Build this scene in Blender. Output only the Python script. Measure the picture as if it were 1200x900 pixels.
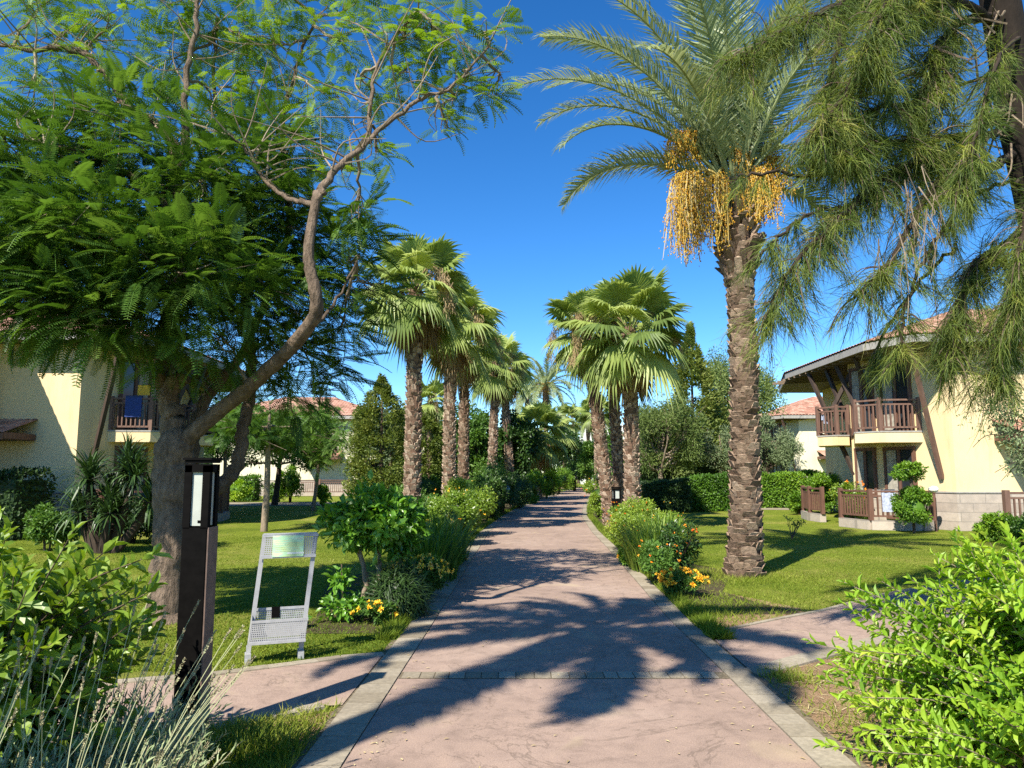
import bpy, math
import numpy as np
from mathutils import Vector, Euler
for o in list(bpy.data.objects): bpy.data.objects.remove(o)
S = bpy.context.scene
R = math.radians
# ------------------------------------------------------------------ camera
PITCH = math.atan(103/867); CP, SP = math.cos(PITCH), math.sin(PITCH); EYE = 1.6
cam = bpy.data.cameras.new('camera'); co = bpy.data.objects.new('camera', cam); S.collection.objects.link(co)
co.location = (0, 0, EYE); co.rotation_euler = (R(90)+PITCH, 0, 0)
cam.sensor_width = 36; cam.lens = 36*867/1200; cam.clip_end = 3000; cam.clip_start = 0.05
S.camera = co
# ------------------------------------------------------------------ light
AZ, EL = R(32), R(46)          # direction the shadows fall (from +Y towards +X), sun height
sd = Vector((-math.sin(AZ)*math.cos(EL), -math.cos(AZ)*math.cos(EL), math.sin(EL)))
w = bpy.data.worlds.new('World'); S.world = w; w.use_nodes = True
nt = w.node_tree; nt.nodes.clear()
sky = nt.nodes.new('ShaderNodeTexSky'); sky.sky_type = 'NISHITA'; sky.sun_disc = False
sky.sun_elevation = EL; sky.sun_rotation = math.pi+AZ; sky.ozone_density = 4.5; sky.air_density = 0.85; sky.dust_density = 0.05
hs = nt.nodes.new('ShaderNodeHueSaturation'); hs.inputs['Saturation'].default_value = 1.26; gm = nt.nodes.new('ShaderNodeGamma'); gm.inputs[1].default_value = 1.10
bg = nt.nodes.new('ShaderNodeBackground'); bg.inputs['Strength'].default_value = 0.096
ow = nt.nodes.new('ShaderNodeOutputWorld')
nt.links.new(sky.outputs[0], hs.inputs['Color']); nt.links.new(hs.outputs[0], gm.inputs[0]); nt.links.new(gm.outputs[0], bg.inputs[0]); nt.links.new(bg.outputs[0], ow.inputs[0])
sl = bpy.data.lights.new('sun', 'SUN'); sl.energy = 5.0; sl.angle = R(0.5); sl.color = (1.0, 0.94, 0.83)
so = bpy.data.objects.new('sun', sl); S.collection.objects.link(so); so.rotation_euler = (-sd).to_track_quat('-Z', 'Y').to_euler(); so.location = (-20, -20, 30)
vs = S.view_settings; vs.view_transform = 'Standard'; vs.look = 'None'; vs.exposure = 1.0; vs.gamma = 1; vs.use_curve_mapping = False
S.cycles.max_bounces = 6; S.cycles.diffuse_bounces = 3; S.cycles.transmission_bounces = 3; S.cycles.glossy_bounces = 2
S.cycles.transparent_max_bounces = 6; S.cycles.caustics_reflective = False; S.cycles.caustics_refractive = False
S.cycles.use_denoising = False; S.cycles.use_adaptive_sampling = False; S.cycles.sample_clamp_indirect = 1.5
# ------------------------------------------------------------------ helpers
def ray(u, v):
    x = (u-600)/867; y = -(v-450)/867
    return x, CP-y*SP, y*CP+SP
def G(u, v, z=0.0):
    x, Y, Z = ray(u, v); t = (z-EYE)/Z
    return (x*t, Y*t)
def P(u, v, Y):
    x, y, Z = ray(u, v); t = Y/y
    return np.array((x*t, Y, EYE+Z*t))
def X(u, Y, v=560):
    x, y, Z = ray(u, v); return x*Y/y
def rs(seed): return np.random.default_rng(seed)
def unit(a): return a/np.maximum(np.linalg.norm(a, axis=-1, keepdims=True), 1e-9)

class Geo:
    def __init__(s): s.v=[]; s.f=[]; s.n=0
    def add(s, V, F, val=0.5, mat=0):
        V = np.asarray(V, float).reshape(-1, 3)
        if isinstance(F, list): groups = {}
        if isinstance(F, list):
            for i, f in enumerate(F): groups.setdefault(len(f), []).append((i, f))
            for k, L in groups.items():
                idx = np.array([f for _, f in L]); vv = val if np.isscalar(val) else np.asarray(val)[[i for i, _ in L]]
                s.f.append((idx+s.n, np.broadcast_to(vv, len(idx)), mat))
        else:
            s.f.append((F+s.n, np.broadcast_to(val, len(F)), mat))
        s.v.append(V); s.n += len(V)
    def inst(s, T, Fq, Pn, Xa, Ya, Za, S3=1.0, val=0.5, mat=0):
        """template T (m,3) placed at Pn (N,3) with axes; Fq list of arrays (faces)"""
        N = len(Pn)
        if N == 0: return
        S3 = np.asarray(S3, float)
        if S3.ndim == 0: S3 = np.full((N, 3), float(S3))
        elif S3.ndim == 1: S3 = np.repeat(S3[:, None], 3, 1)
        V = Pn[:, None] + T[None, :, 0, None]*(Xa*S3[:, :1])[:, None] + T[None, :, 1, None]*(Ya*S3[:, 1:2])[:, None] + T[None, :, 2, None]*(Za*S3[:, 2:3])[:, None]
        val = np.broadcast_to(val, N)
        off = s.n + np.arange(N)*len(T)
        for f in Fq:
            f = np.asarray(f); s.f.append(((off[:, None, None]+f[None]).reshape(-1, f.shape[1]), np.repeat(val, len(f)), mat))
        s.v.append(V.reshape(-1, 3)); s.n += N*len(T)
    def build(s, name, mats, parent=None, origin=(0, 0, 0), smooth=False):
        me = bpy.data.meshes.new(name)
        V = np.concatenate(s.v) - np.asarray(origin, float)
        me.vertices.add(len(V)); me.vertices.foreach_set('co', V.astype(np.float32).ravel())
        tot = np.concatenate([np.full(len(f), f.shape[1]) for f, _, _ in s.f]); li = np.concatenate([f.ravel() for f, _, _ in s.f])
        val = np.concatenate([np.asarray(v, float) for _, v, _ in s.f]); mi = np.concatenate([np.full(len(f), m) for f, _, m in s.f])
        me.loops.add(len(li)); me.loops.foreach_set('vertex_index', li.astype(np.int32))
        me.polygons.add(len(tot)); st = np.concatenate(([0], np.cumsum(tot)[:-1]))
        me.polygons.foreach_set('loop_start', st.astype(np.int32))
        me.polygons.foreach_set('material_index', mi.astype(np.int32))
        me.polygons.foreach_set('use_smooth', np.full(len(tot), bool(smooth)))
        me.update(calc_edges=True); me.validate()
        if not isinstance(mats, (list, tuple)): mats = [mats]
        for m in mats: me.materials.append(m)
        if len(me.polygons) == len(val):
            at = me.attributes.new('tone', 'FLOAT', 'FACE'); at.data.foreach_set('value', val.astype(np.float32))
        o = bpy.data.objects.new(name, me); S.collection.objects.link(o)
        if parent is not None: o.parent = parent
        else: o.location = origin
        return o
def tag(o, label=None, cat=None, group=None, kind=None):
    if label: o['label'] = label
    if cat: o['category'] = cat
    if group: o['group'] = group
    if kind: o['kind'] = kind
    return o
def thing(name, label, cat, loc, group=None, rz=0):
    o = bpy.data.objects.new(name, None); S.collection.objects.link(o); o.location = loc; o.rotation_euler = (0, 0, rz); o.empty_display_size = .2
    return tag(o, label, cat, group)
def copy_tree(o, parent=None):
    c = o.copy(); S.collection.objects.link(c)
    if parent is not None: c.parent = parent
    for ch in [k for k in bpy.data.objects if k.parent == o]: copy_tree(ch, c)
    return c
# shapes
def box(g, c, s, rz=0, val=.5, mat=0, rot=None):
    T = np.array([(x, y, z) for x in (-.5, .5) for y in (-.5, .5) for z in (-.5, .5)])*np.array(s)
    if rz:
        ca, sa = math.cos(rz), math.sin(rz); T = np.stack([T[:, 0]*ca-T[:, 1]*sa, T[:, 0]*sa+T[:, 1]*ca, T[:, 2]], 1)
    g.add(T+np.array(c), np.array([(0, 1, 3, 2), (4, 6, 7, 5), (0, 4, 5, 1), (2, 3, 7, 6), (0, 2, 6, 4), (1, 5, 7, 3)]), val, mat)
def beam(g, A, B, wd, ht, val=.5, mat=0):
    A = np.array(A, float); B = np.array(B, float); d = unit(B-A); up = np.array((0, 0, 1.)) if abs(d[2]) < .95 else np.array((0, 1., 0))
    x = unit(np.cross(d, up)); z = np.cross(x, d); V = []
    for p in (A, B):
        for sx, sz in ((-1, -1), (1, -1), (1, 1), (-1, 1)): V.append(p+x*sx*wd/2+z*sz*ht/2)
    g.add(V, np.array([(0, 3, 2, 1), (4, 5, 6, 7), (0, 1, 5, 4), (1, 2, 6, 5), (2, 3, 7, 6), (3, 0, 4, 7)]), val, mat)
def prism(g, poly, z0, z1, val=.5, mat=0):
    n = len(poly); V = [(x, y, z0) for x, y in poly]+[(x, y, z1) for x, y in poly]
    g.add(V, [tuple(range(n-1, -1, -1)), tuple(range(n, 2*n))]+[(i, (i+1) % n, n+(i+1) % n, n+i) for i in range(n)], val, mat)
def tube(g, pts, rad, k=7, val=.5, mat=0, cap=True, wob=0, seed=0):
    pts = np.array(pts, float); n = len(pts); rad = np.broadcast_to(rad, n)
    T = unit(np.gradient(pts, axis=0)); ref = np.array((.31, .2, .93)); 
    if abs(T[0] @ ref) > .9: ref = np.array((1., .1, .1))
    x = unit(np.cross(T[0], ref)); V = []
    a = np.arange(k)*2*math.pi/k; r_ = rs(seed)
    for i in range(n):
        x = unit(x-T[i]*(x @ T[i])); y = np.cross(T[i], x)
        rr = rad[i]*(1+(r_.uniform(-wob, wob, k) if wob else 0))
        V.append(pts[i]+(np.cos(a)*rr)[:, None]*x+(np.sin(a)*rr)[:, None]*y)
    V = np.concatenate(V); q = []
    i = np.arange(n-1)[:, None]*k; j = np.arange(k)[None]; jn = (j+1) % k
    F = np.stack([i+j, i+jn, i+k+jn, i+k+j], -1).reshape(-1, 4)
    g.add(V, F, val, mat)
    if cap: g.add(V[-k:], [tuple(range(k))], val, mat)
def spline(pts, n=6, jit=0, seed=0):
    pts = np.array(pts, float); out = []; q = np.vstack([2*pts[0]-pts[1], pts, 2*pts[-1]-pts[-2]])
    for i in range(1, len(q)-2):
        for t in np.arange(n)/n:
            out.append(.5*((2*q[i])+(-q[i-1]+q[i+1])*t+(2*q[i-1]-5*q[i]+4*q[i+1]-q[i+2])*t*t+(-q[i-1]+3*q[i]-3*q[i+1]+q[i+2])*t**3))
    out.append(pts[-1]); out = np.array(out)
    if jit: out[1:-1] += rs(seed).normal(0, jit, out[1:-1].shape)
    return out
def ramp_r(r0, r1, n, p=1.0): return r0+(r1-r0)*np.linspace(0, 1, n)**p
def frames(D, Up):
    D = unit(D); Xa = unit(np.cross(D, Up)); Za = np.cross(Xa, D); return Xa, D, Za
def blob(g, c, r, seed=0, amp=.15, nu=18, nv=12, val=.5, mat=0, zmin=None):
    r_ = rs(seed); ph = r_.uniform(0, 6.28, (6, 3)); fr = r_.uniform(1.5, 4, (6, 3))
    th = np.linspace(0, math.pi, nv); al = np.arange(nu)*2*math.pi/nu
    d = np.stack([np.sin(th)[:, None]*np.cos(al), np.sin(th)[:, None]*np.sin(al), np.cos(th)[:, None]*np.ones(nu)], -1).reshape(-1, 3)
    n = sum(np.sin(d @ fr[i]*1.3+ph[i, 0]) for i in range(6))/6
    V = np.array(c)+d*np.array(r)*(1+amp*n)[:, None]
    if zmin is not None: V[:, 2] = np.maximum(V[:, 2], zmin)
    i = np.arange(nv-1)[:, None]*nu; j = np.arange(nu)[None]; jn = (j+1) % nu
    g.add(V, np.stack([i+j, i+nu+j, i+nu+jn, i+jn], -1).reshape(-1, 4), val, mat)
# leaf templates: x across, y along, z normal
LEAF = (np.array([(0, 0, 0), (.5, .38, .07), (.36, .72, .05), (0, 1, -.12), (-.36, .72, .05), (-.5, .38, .07), (0, .38, -.05), (0, .72, -.06)], float),
        [np.array([(0, 1, 6), (0, 6, 5), (7, 2, 3), (4, 7, 3)]), np.array([(6, 1, 2, 7), (5, 6, 7, 4)])])
LEAF4 = (np.array([(0, 0, 0), (.5, .45, .1), (0, 1, -.1), (-.5, .45, .1)], float), [np.array([(0, 1, 2), (0, 2, 3)])])
NEEDLE = (np.array([(-.5, 0, 0), (.5, 0, 0), (.4, .5, .06), (-.4, .5, .06), (0, 1, -.12)], float), [np.array([(0, 1, 2, 3)]), np.array([(3, 2, 4)])])
BLADE = (np.array([(-.5, 0, 0), (.5, 0, 0), (.42, .5, .1), (-.42, .5, .1), (.25, .85, .02), (-.25, .85, .02), (0, 1.0, -.1)], float),
         [np.array([(0, 1, 2, 3), (3, 2, 4, 5)]), np.array([(5, 4, 6)])])
def frond_template(npair=18, wpin=.034, lpin=.2, sag=.28, seed=0):
    r_ = rs(seed); V = []; F = []
    ys = np.linspace(0, 1, 5)
    for y in ys: V += [(-.006, y, -sag*y*y), (.006, y, -sag*y*y)]
    for i in range(4): F.append((2*i, 2*i+1, 2*i+3, 2*i+2))
    for y in np.linspace(.14, .985, npair):
        l = lpin*math.sin(math.pi*(0.12+.80*y))**.6*r_.uniform(.88, 1.08)
        for sx in (-1, 1):
            b = np.array((0, y, -sag*y*y)); d = unit(np.array((sx*.92, .42, -.12-.1*r_.random()))); a = np.array((-sx*d[1], abs(d[0]), 0))*wpin*.5
            n = len(V); m = b+d*l*.5+np.array((0, 0, .02*l/.2*.5)); V += [tuple(b-a*.3), tuple(b+a*.3), tuple(m+a), tuple(m-a), tuple(b+d*l)]
            F.append((n, n+1, n+2, n+3)); F.append((n+3, n+2, n+4))
    q = np.array([f for f in F if len(f) == 4]); t = np.array([f for f in F if len(f) == 3])
    return np.array(V, float), [q, t]
FROND = [frond_template(18, .044, .2, s, i) for i, s in enumerate((.2, .38, .55))]
FRONDS = [frond_template(11, .062, .27, s, i+9) for i, s in enumerate((.25, .5))]

# ------------------------------------------------------------------ materials
def base_mat(name):
    m = bpy.data.materials.new(name); m.use_nodes = True; n = m.node_tree; n.nodes.clear()
    out = n.nodes.new('ShaderNodeOutputMaterial'); b = n.nodes.new('ShaderNodeBsdfPrincipled'); n.links.new(b.outputs[0], out.inputs[0]); return m, n, b, out
def ramp(n, src, stops, interp='LINEAR'):
    r = n.nodes.new('ShaderNodeValToRGB'); r.color_ramp.interpolation = interp; e = r.color_ramp.elements
    while len(e) > 1: e.remove(e[0])
    e[0].position = stops[0][0]; e[0].color = (*stops[0][1], 1)
    for p, c in stops[1:]: x = e.new(p); x.color = (*c, 1)
    n.links.new(src, r.inputs[0]); return r.outputs[0]
def noise(n, scale, detail=4, rough=.6, vec=None, dist=0):
    t = n.nodes.new('ShaderNodeTexNoise'); t.inputs['Scale'].default_value = scale; t.inputs['Detail'].default_value = detail; t.inputs['Roughness'].default_value = rough; t.inputs['Distortion'].default_value = dist
    if vec is not None: n.links.new(vec, t.inputs['Vector'])
    return t.outputs['Fac']
def pos(n, sc=None):
    g = n.nodes.new('ShaderNodeNewGeometry'); o = g.outputs['Position']
    if sc:
        m = n.nodes.new('ShaderNodeMapping'); m.inputs['Scale'].default_value = sc; n.links.new(o, m.inputs[0]); o = m.outputs[0]
    return o
def ocoord(n, sc=None):
    g = n.nodes.new('ShaderNodeTexCoord'); o = g.outputs['Object']
    if sc:
        m = n.nodes.new('ShaderNodeMapping'); m.inputs['Scale'].default_value = sc; n.links.new(o, m.inputs[0]); o = m.outputs[0]
    return o
def mix(n, fac, a, b, mode='MIX'):
    x = n.nodes.new('ShaderNodeMix'); x.data_type = 'RGBA'; x.blend_type = mode
    if isinstance(fac, (int, float)): x.inputs[0].default_value = fac
    else: n.links.new(fac, x.inputs[0])
    for i, c in ((6, a), (7, b)):
        if isinstance(c, tuple): x.inputs[i].default_value = (*c, 1)
        else: n.links.new(c, x.inputs[i])
    return x.outputs[2]
def bump(n, b, h, st=.4, d=.02):
    x = n.nodes.new('ShaderNodeBump'); x.inputs['Strength'].default_value = st; x.inputs['Distance'].default_value = d; n.links.new(h, x.inputs['Height']); n.links.new(x.outputs[0], b.inputs['Normal'])
def math_(n, op, a, b=None):
    x = n.nodes.new('ShaderNodeMath'); x.operation = op
    for i, c in ((0, a), (1, b)):
        if c is None: continue
        if isinstance(c, (int, float)): x.inputs[i].default_value = c
        else: n.links.new(c, x.inputs[i])
    return x.outputs[0]
def tone(n):
    a = n.nodes.new('ShaderNodeAttribute'); a.attribute_name = 'tone'; return a.outputs['Fac']
def leafmat(name, stops, trans=.3, rough=.5, spec=.35):
    m, n, b, out = base_mat(name)
    c = ramp(n, tone(n), [(i/(len(stops)-1), s) for i, s in enumerate(stops)])
    n.links.new(c, b.inputs['Base Color']); b.inputs['Roughness'].default_value = rough; b.inputs['Specular IOR Level'].default_value = spec
    if trans:
        t = n.nodes.new('ShaderNodeBsdfTranslucent'); mx = n.nodes.new('ShaderNodeMixShader'); mx.inputs[0].default_value = trans
        hsv = n.nodes.new('ShaderNodeHueSaturation'); hsv.inputs['Value'].default_value = 1.5; hsv.inputs['Saturation'].default_value = 1.1; hsv.inputs['Hue'].default_value = .49
        n.links.new(c, hsv.inputs['Color']); n.links.new(hsv.outputs[0], t.inputs[0])
        n.links.new(b.outputs[0], mx.inputs[1]); n.links.new(t.outputs[0], mx.inputs[2]); n.links.new(mx.outputs[0], out.inputs[0])
    return m
def tonemat(name, stops, rough=.85, nscale=None, namt=.5, bst=.5, bd=.02, spec=.3, vscale=None, metal=0):
    m, n, b, out = base_mat(name)
    c = ramp(n, tone(n), [(i/(len(stops)-1), s) for i, s in enumerate(stops)])
    if nscale:
        vec = ocoord(n, vscale) if vscale else ocoord(n); f = noise(n, nscale, 6, .65, vec)
        dk = ramp(n, f, [(.25, (1-namt,)*3), (.75, (1+namt*.4,)*3)]); c = mix(n, 1.0, c, dk, 'MULTIPLY'); bump(n, b, f, bst, bd)
    n.links.new(c, b.inputs['Base Color']); b.inputs['Roughness'].default_value = rough; b.inputs['Specular IOR Level'].default_value = spec; b.inputs['Metallic'].default_value = metal
    return m
M = {}
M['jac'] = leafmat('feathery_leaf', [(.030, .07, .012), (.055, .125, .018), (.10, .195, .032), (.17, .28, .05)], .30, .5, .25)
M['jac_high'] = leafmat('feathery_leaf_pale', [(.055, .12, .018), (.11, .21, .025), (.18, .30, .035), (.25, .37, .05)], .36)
M['mag'] = leafmat('dark_glossy_leaf', [(.022, .055, .012), (.045, .10, .018), (.09, .17, .03)], .25, .38, .5)
M['green'] = leafmat('green_leaf', [(.03, .07, .012), (.06, .13, .02), (.10, .20, .03), (.15, .25, .035)], .3)
M['lime'] = leafmat('lime_leaf', [(.07, .14, .018), (.14, .27, .02), (.24, .40, .03), (.35, .49, .045), (.50, .50, .08)], .38, .42)
M['citrus'] = leafmat('glossy_citrus_leaf', [(.035, .10, .012), (.07, .18, .018), (.14, .30, .03), (.22, .38, .05)], .3, .35, .5)
M['shrub'] = leafmat('shrub_leaf', [(.05, .10, .012), (.11, .19, .02), (.18, .28, .03), (.27, .37, .05), (.42, .40, .07)], .34, .36, .5)
M['olive'] = leafmat('grey_green_leaf', [(.08, .12, .055), (.14, .19, .085), (.20, .26, .12), (.27, .32, .17)], .25, .6)
M['willow'] = leafmat('willow_leaf', [(.08, .13, .03), (.15, .21, .055), (.23, .30, .09), (.31, .36, .13)], .3, .55)
M['conifer'] = leafmat('conifer_spray', [(.05, .085, .015), (.11, .16, .03), (.18, .23, .045), (.26, .28, .07)], .25, .6)
M['pine'] = leafmat('casuarina_needle', [(.05, .08, .02), (.10, .15, .03), (.18, .23, .04), (.30, .33, .065), (.32, .23, .11)], .36, .6)
M['fan'] = leafmat('fan_palm_leaf', [(.08, .13, .035), (.18, .25, .06), (.31, .38, .10), (.46, .52, .18)], .38, .45, .4)
M['date'] = leafmat('date_palm_leaflet', [(.11, .15, .07), (.19, .24, .10), (.28, .33, .15), (.38, .41, .21)], .3, .45, .45)
M['deadleaf'] = leafmat('dry_palm_leaf', [(.14, .09, .045), (.26, .18, .09), (.40, .30, .16)], .25, .8)
M['sword'] = leafmat('sword_leaf', [(.02, .045, .012), (.035, .075, .018), (.06, .11, .025)], .15, .45, .4)
M['iris'] = leafmat('strap_leaf', [(.04, .09, .015), (.08, .16, .02), (.15, .25, .03), (.30, .38, .05)], .35, .5)
M['lavender'] = leafmat('lavender_leaf', [(.15, .20, .08), (.23, .29, .13), (.33, .39, .19), (.42, .47, .26)], .2, .7)
M['lavspike'] = tonemat('lavender_spike', [(.26, .22, .13), (.38, .33, .2), (.40, .42, .22)], .9)
M['grass'] = leafmat('grass_blade', [(.07, .12, .012), (.13, .19, .018), (.21, .26, .03), (.36, .33, .10)], .3, .6, .15)
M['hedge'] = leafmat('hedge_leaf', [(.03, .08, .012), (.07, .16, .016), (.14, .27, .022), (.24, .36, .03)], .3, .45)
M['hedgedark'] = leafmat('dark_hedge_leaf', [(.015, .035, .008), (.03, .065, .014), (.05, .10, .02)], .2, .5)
M['flower'] = tonemat('flower', [(.80, .12, .03), (.85, .27, .02), (.85, .45, .03), (.85, .62, .04), (.75, .42, .40)], .6)
M['fruit'] = tonemat('date_fruit', [(.28, .11, .015), (.52, .25, .02), (.66, .38, .03), (.50, .38, .06)], .5)
M['stalk'] = tonemat('fruit_stalk', [(.42, .27, .05), (.50, .36, .08), (.55, .42, .2)], .7)
M['bark'] = tonemat('bark', [(.07, .05, .035), (.16, .115, .08), (.29, .215, .155)], .95, 17, .7, 1, .07, .2, (1, 1, .35))
M['bark_pale'] = tonemat('pale_bark', [(.16, .12, .085), (.26, .20, .14), (.36, .29, .21)], .95, 14, .5, .8, .02, .2, (1, 1, .4))
M['bark_dark'] = tonemat('dark_bark', [(.022, .016, .012), (.07, .05, .036), (.12, .085, .06)], .95, 10, .5, .9, .03, .2, (1, 1, .3))
M['boot'] = tonemat('palm_trunk_scales', [(.12, .07, .045), (.24, .155, .105), (.40, .29, .205), (.55, .43, .32)], .95, 26, .5, .8, .015, .15)
M['date_boot'] = tonemat('date_palm_scales', [(.10, .066, .045), (.20, .138, .094), (.33, .235, .165), (.45, .34, .24)], .95, 22, .6, .9, .02, .15)
def mk_wall(name, c1, c2):
    m, n, b, out = base_mat(name); p = pos(n)
    f = noise(n, .7, 5, .6, p); f2 = noise(n, 60, 3, .6, p)
    c = ramp(n, f, [(.3, c1), (.7, c2)]); f4 = noise(n, 1.6, 6, .7, pos(n, (1.6, 1.6, .22)), .4); c = mix(n, 1.0, c, ramp(n, f4, [(.30, (.80, .79, .77)), (.48, (1, 1, 1))]), 'MULTIPLY'); n.links.new(c, b.inputs['Base Color']); b.inputs['Roughness'].default_value = .92; return m
M['plaster'] = mk_wall('cream_plaster', (.68, .52, .285), (.75, .59, .34))
M['plaster2'] = mk_wall('pale_plaster', (.62, .57, .40), (.70, .65, .47))
M['white'] = mk_wall('white_plaster', (.7, .68, .62), (.78, .76, .7))
def mk_tile(name, a, b2, c3):
    m, n, b, out = base_mat(name); p = pos(n); br = n.nodes.new('ShaderNodeTexVoronoi'); br.inputs['Scale'].default_value = 3.2; n.links.new(p, br.inputs['Vector'])
    sp = n.nodes.new('ShaderNodeSeparateColor'); n.links.new(br.outputs['Color'], sp.inputs[0])
    f = noise(n, 2.2, 6, .7, p); s = math_(n, 'ADD', math_(n, 'MULTIPLY', sp.outputs[0], .55), math_(n, 'MULTIPLY', f, .5))
    c = ramp(n, s, [(.2, a), (.5, b2), (.8, c3)]); n.links.new(c, b.inputs['Base Color']); b.inputs['Roughness'].default_value = .85; return m
M['tile'] = mk_tile('terracotta_tile', (.22, .10, .06), (.34, .17, .11), (.43, .26, .18))
M['tile_dark'] = mk_tile('brown_tile', (.10, .06, .04), (.18, .11, .08), (.26, .17, .12))
def mk_wood(name, c1, c2, rough=.7):
    m, n, b, out = base_mat(name); f = noise(n, 14, 5, .6, ocoord(n, (1, 1, .15))); c = ramp(n, f, [(.3, c1), (.7, c2)]); n.links.new(c, b.inputs['Base Color']); b.inputs['Roughness'].default_value = rough; return m
M['wood'] = mk_wood('brown_timber', (.10, .045, .028), (.17, .085, .055))
M['wood_dark'] = mk_wood('dark_timber', (.03, .018, .012), (.06, .038, .026))
M['wood_warm'] = mk_wood('sunlit_brown_timber', (.115, .062, .044), (.18, .10, .07))
M['fascia'] = mk_wood('grey_fascia', (.27, .25, .22), (.36, .34, .31), .8)
M['soffit'] = mk_wood('soffit_boards', (.12, .085, .055), (.19, .135, .09), .8)
def simple(name, c, rough=.6, metal=0, spec=.4, var=.15, scale=8, bs=.15):
    m, n, b, out = base_mat(name); f = noise(n, scale, 5, .6, ocoord(n)); k = [tuple(x*(1-var) for x in c), tuple(min(1, x*(1+var)) for x in c)]
    n.links.new(ramp(n, f, [(.3, k[0]), (.7, k[1])]), b.inputs['Base Color']); b.inputs['Roughness'].default_value = rough; b.inputs['Metallic'].default_value = metal; b.inputs['Specular IOR Level'].default_value = spec
    bump(n, b, f, bs, .01); return m
M['black'] = simple('dark_bollard_paint', (.005, .0045, .0042), .7, 0, .04, .25, 20)
M['lit_brown'] = simple('lit_brown_bollard_side', (.14, .095, .075), .6, 0, .3, .3, 15)  # paler brown, the light on the bollard side is put into the colour
M['lens'] = simple('frosted_lamp_lens', (.42, .44, .38), .45, 0, .4, .12, 5)
M['steel'] = simple('light_grey_steel', (.36, .36, .355), .55, .1, .5, .12, 20)
M['whitecloth'] = simple('towel_cloth', (.38, .42, .54), .9, 0, .2, .35, 22)
M['curtain'] = simple('pale_curtain', (.34, .31, .25), .9, 0, .2, .4, 9)
M['pool'] = simple('blue_cloth', (.03, .06, .22), .9)
M['yellowcloth'] = simple('yellow_cloth', (.75, .45, .05), .9)
M['glass'] = simple('dark_window_glass', (.02, .025, .03), .12, 0, .6, .3, 2, .02)
M['stone'] = None
def mk_stone():
    m, n, b, out = base_mat('stone_block_plinth'); br = n.nodes.new('ShaderNodeTexBrick'); c = n.nodes.new('ShaderNodeTexCoord'); mp = n.nodes.new('ShaderNodeMapping')
    n.links.new(pos(n), mp.inputs[0]); mp.inputs['Rotation'].default_value = (R(90), 0, 0); n.links.new(mp.outputs[0], br.inputs['Vector'])
    br.inputs['Scale'].default_value = 1.0; br.inputs['Brick Width'].default_value = .7; br.inputs['Row Height'].default_value = .25; br.inputs['Mortar Size'].default_value = .012
    br.inputs['Color1'].default_value = (.50, .43, .36, 1); br.inputs['Color2'].default_value = (.38, .32, .27, 1); br.inputs['Mortar'].default_value = (.3, .26, .22, 1)
    f = noise(n, 5, 6, .7, pos(n)); n.links.new(mix(n, .6, br.outputs[0], ramp(n, f, [(.3, (.6, .6, .6)), (.7, (1.05, 1.03, 1))]), 'MULTIPLY'), b.inputs['Base Color']); b.inputs['Roughness'].default_value = .9; bump(n, b, f, .4, .02); return m
M['stone'] = mk_stone()
def mk_path():
    m, n, b, out = base_mat('pink_brushed_concrete'); p = pos(n)
    f = noise(n, .55, 6, .62, p); f2 = noise(n, 5, 6, .7, p, .6); f3 = noise(n, 130, 3, .6, p)
    c = ramp(n, f, [(.28, (.255, .185, .145)), (.5, (.325, .235, .185)), (.72, (.385, .29, .23))])
    c = mix(n, 1.0, c, ramp(n, f2, [(.28, (.68, .67, .66)), (.5, (.97, .96, .95)), (.75, (1.12, 1.10, 1.06))]), 'MULTIPLY')
    v = n.nodes.new('ShaderNodeTexVoronoi'); v.inputs['Scale'].default_value = 9; n.links.new(p, v.inputs['Vector'])
    c = mix(n, ramp(n, v.outputs['Distance'], [(.05, (.55,)*3), (.10, (0, 0, 0))]), c, (.22, .15, .11))
    c = mix(n, 1.0, c, ramp(n, f3, [(.3, (.72,)*3), (.7, (1.22,)*3)]), 'MULTIPLY')
    lk = noise(n, 1.1, 3, .5, p, 1.2); c = mix(n, ramp(n, lk, [(.60, (0, 0, 0)), (.70, (.35,)*3)]), c, (.50, .40, .24))
    f5 = noise(n, .75, 9, .62, p, .9); ck = math_(n, 'ABSOLUTE', math_(n, 'SUBTRACT', f5, .5)); c = mix(n, ramp(n, ck, [(.0, (.55,)*3), (.0035, (.25,)*3), (.006, (0, 0, 0))]), c, (.10, .075, .055))
    f6 = noise(n, 2.3, 5, .7, p, .3); c = mix(n, ramp(n, f6, [(.60, (0, 0, 0)), (.72, (.38,)*3)]), c, (.17, .125, .10))
    n.links.new(c, b.inputs['Base Color']); b.inputs['Roughness'].default_value = .9; b.inputs['Specular IOR Level'].default_value = .2
    bump(n, b, math_(n, 'ADD', f3, math_(n, 'MULTIPLY', f2, .6)), .35, .006); return m
M['path'] = mk_path()
M['kerb'] = tonemat('kerb_paver', [(.24, .20, .14), (.30, .255, .185), (.36, .31, .23)], .95, 30, .35, .5, .006, .15)
M['joint'] = simple('joint_soil', (.16, .13, .085), .98, 0, .1, .5, 40)
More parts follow.
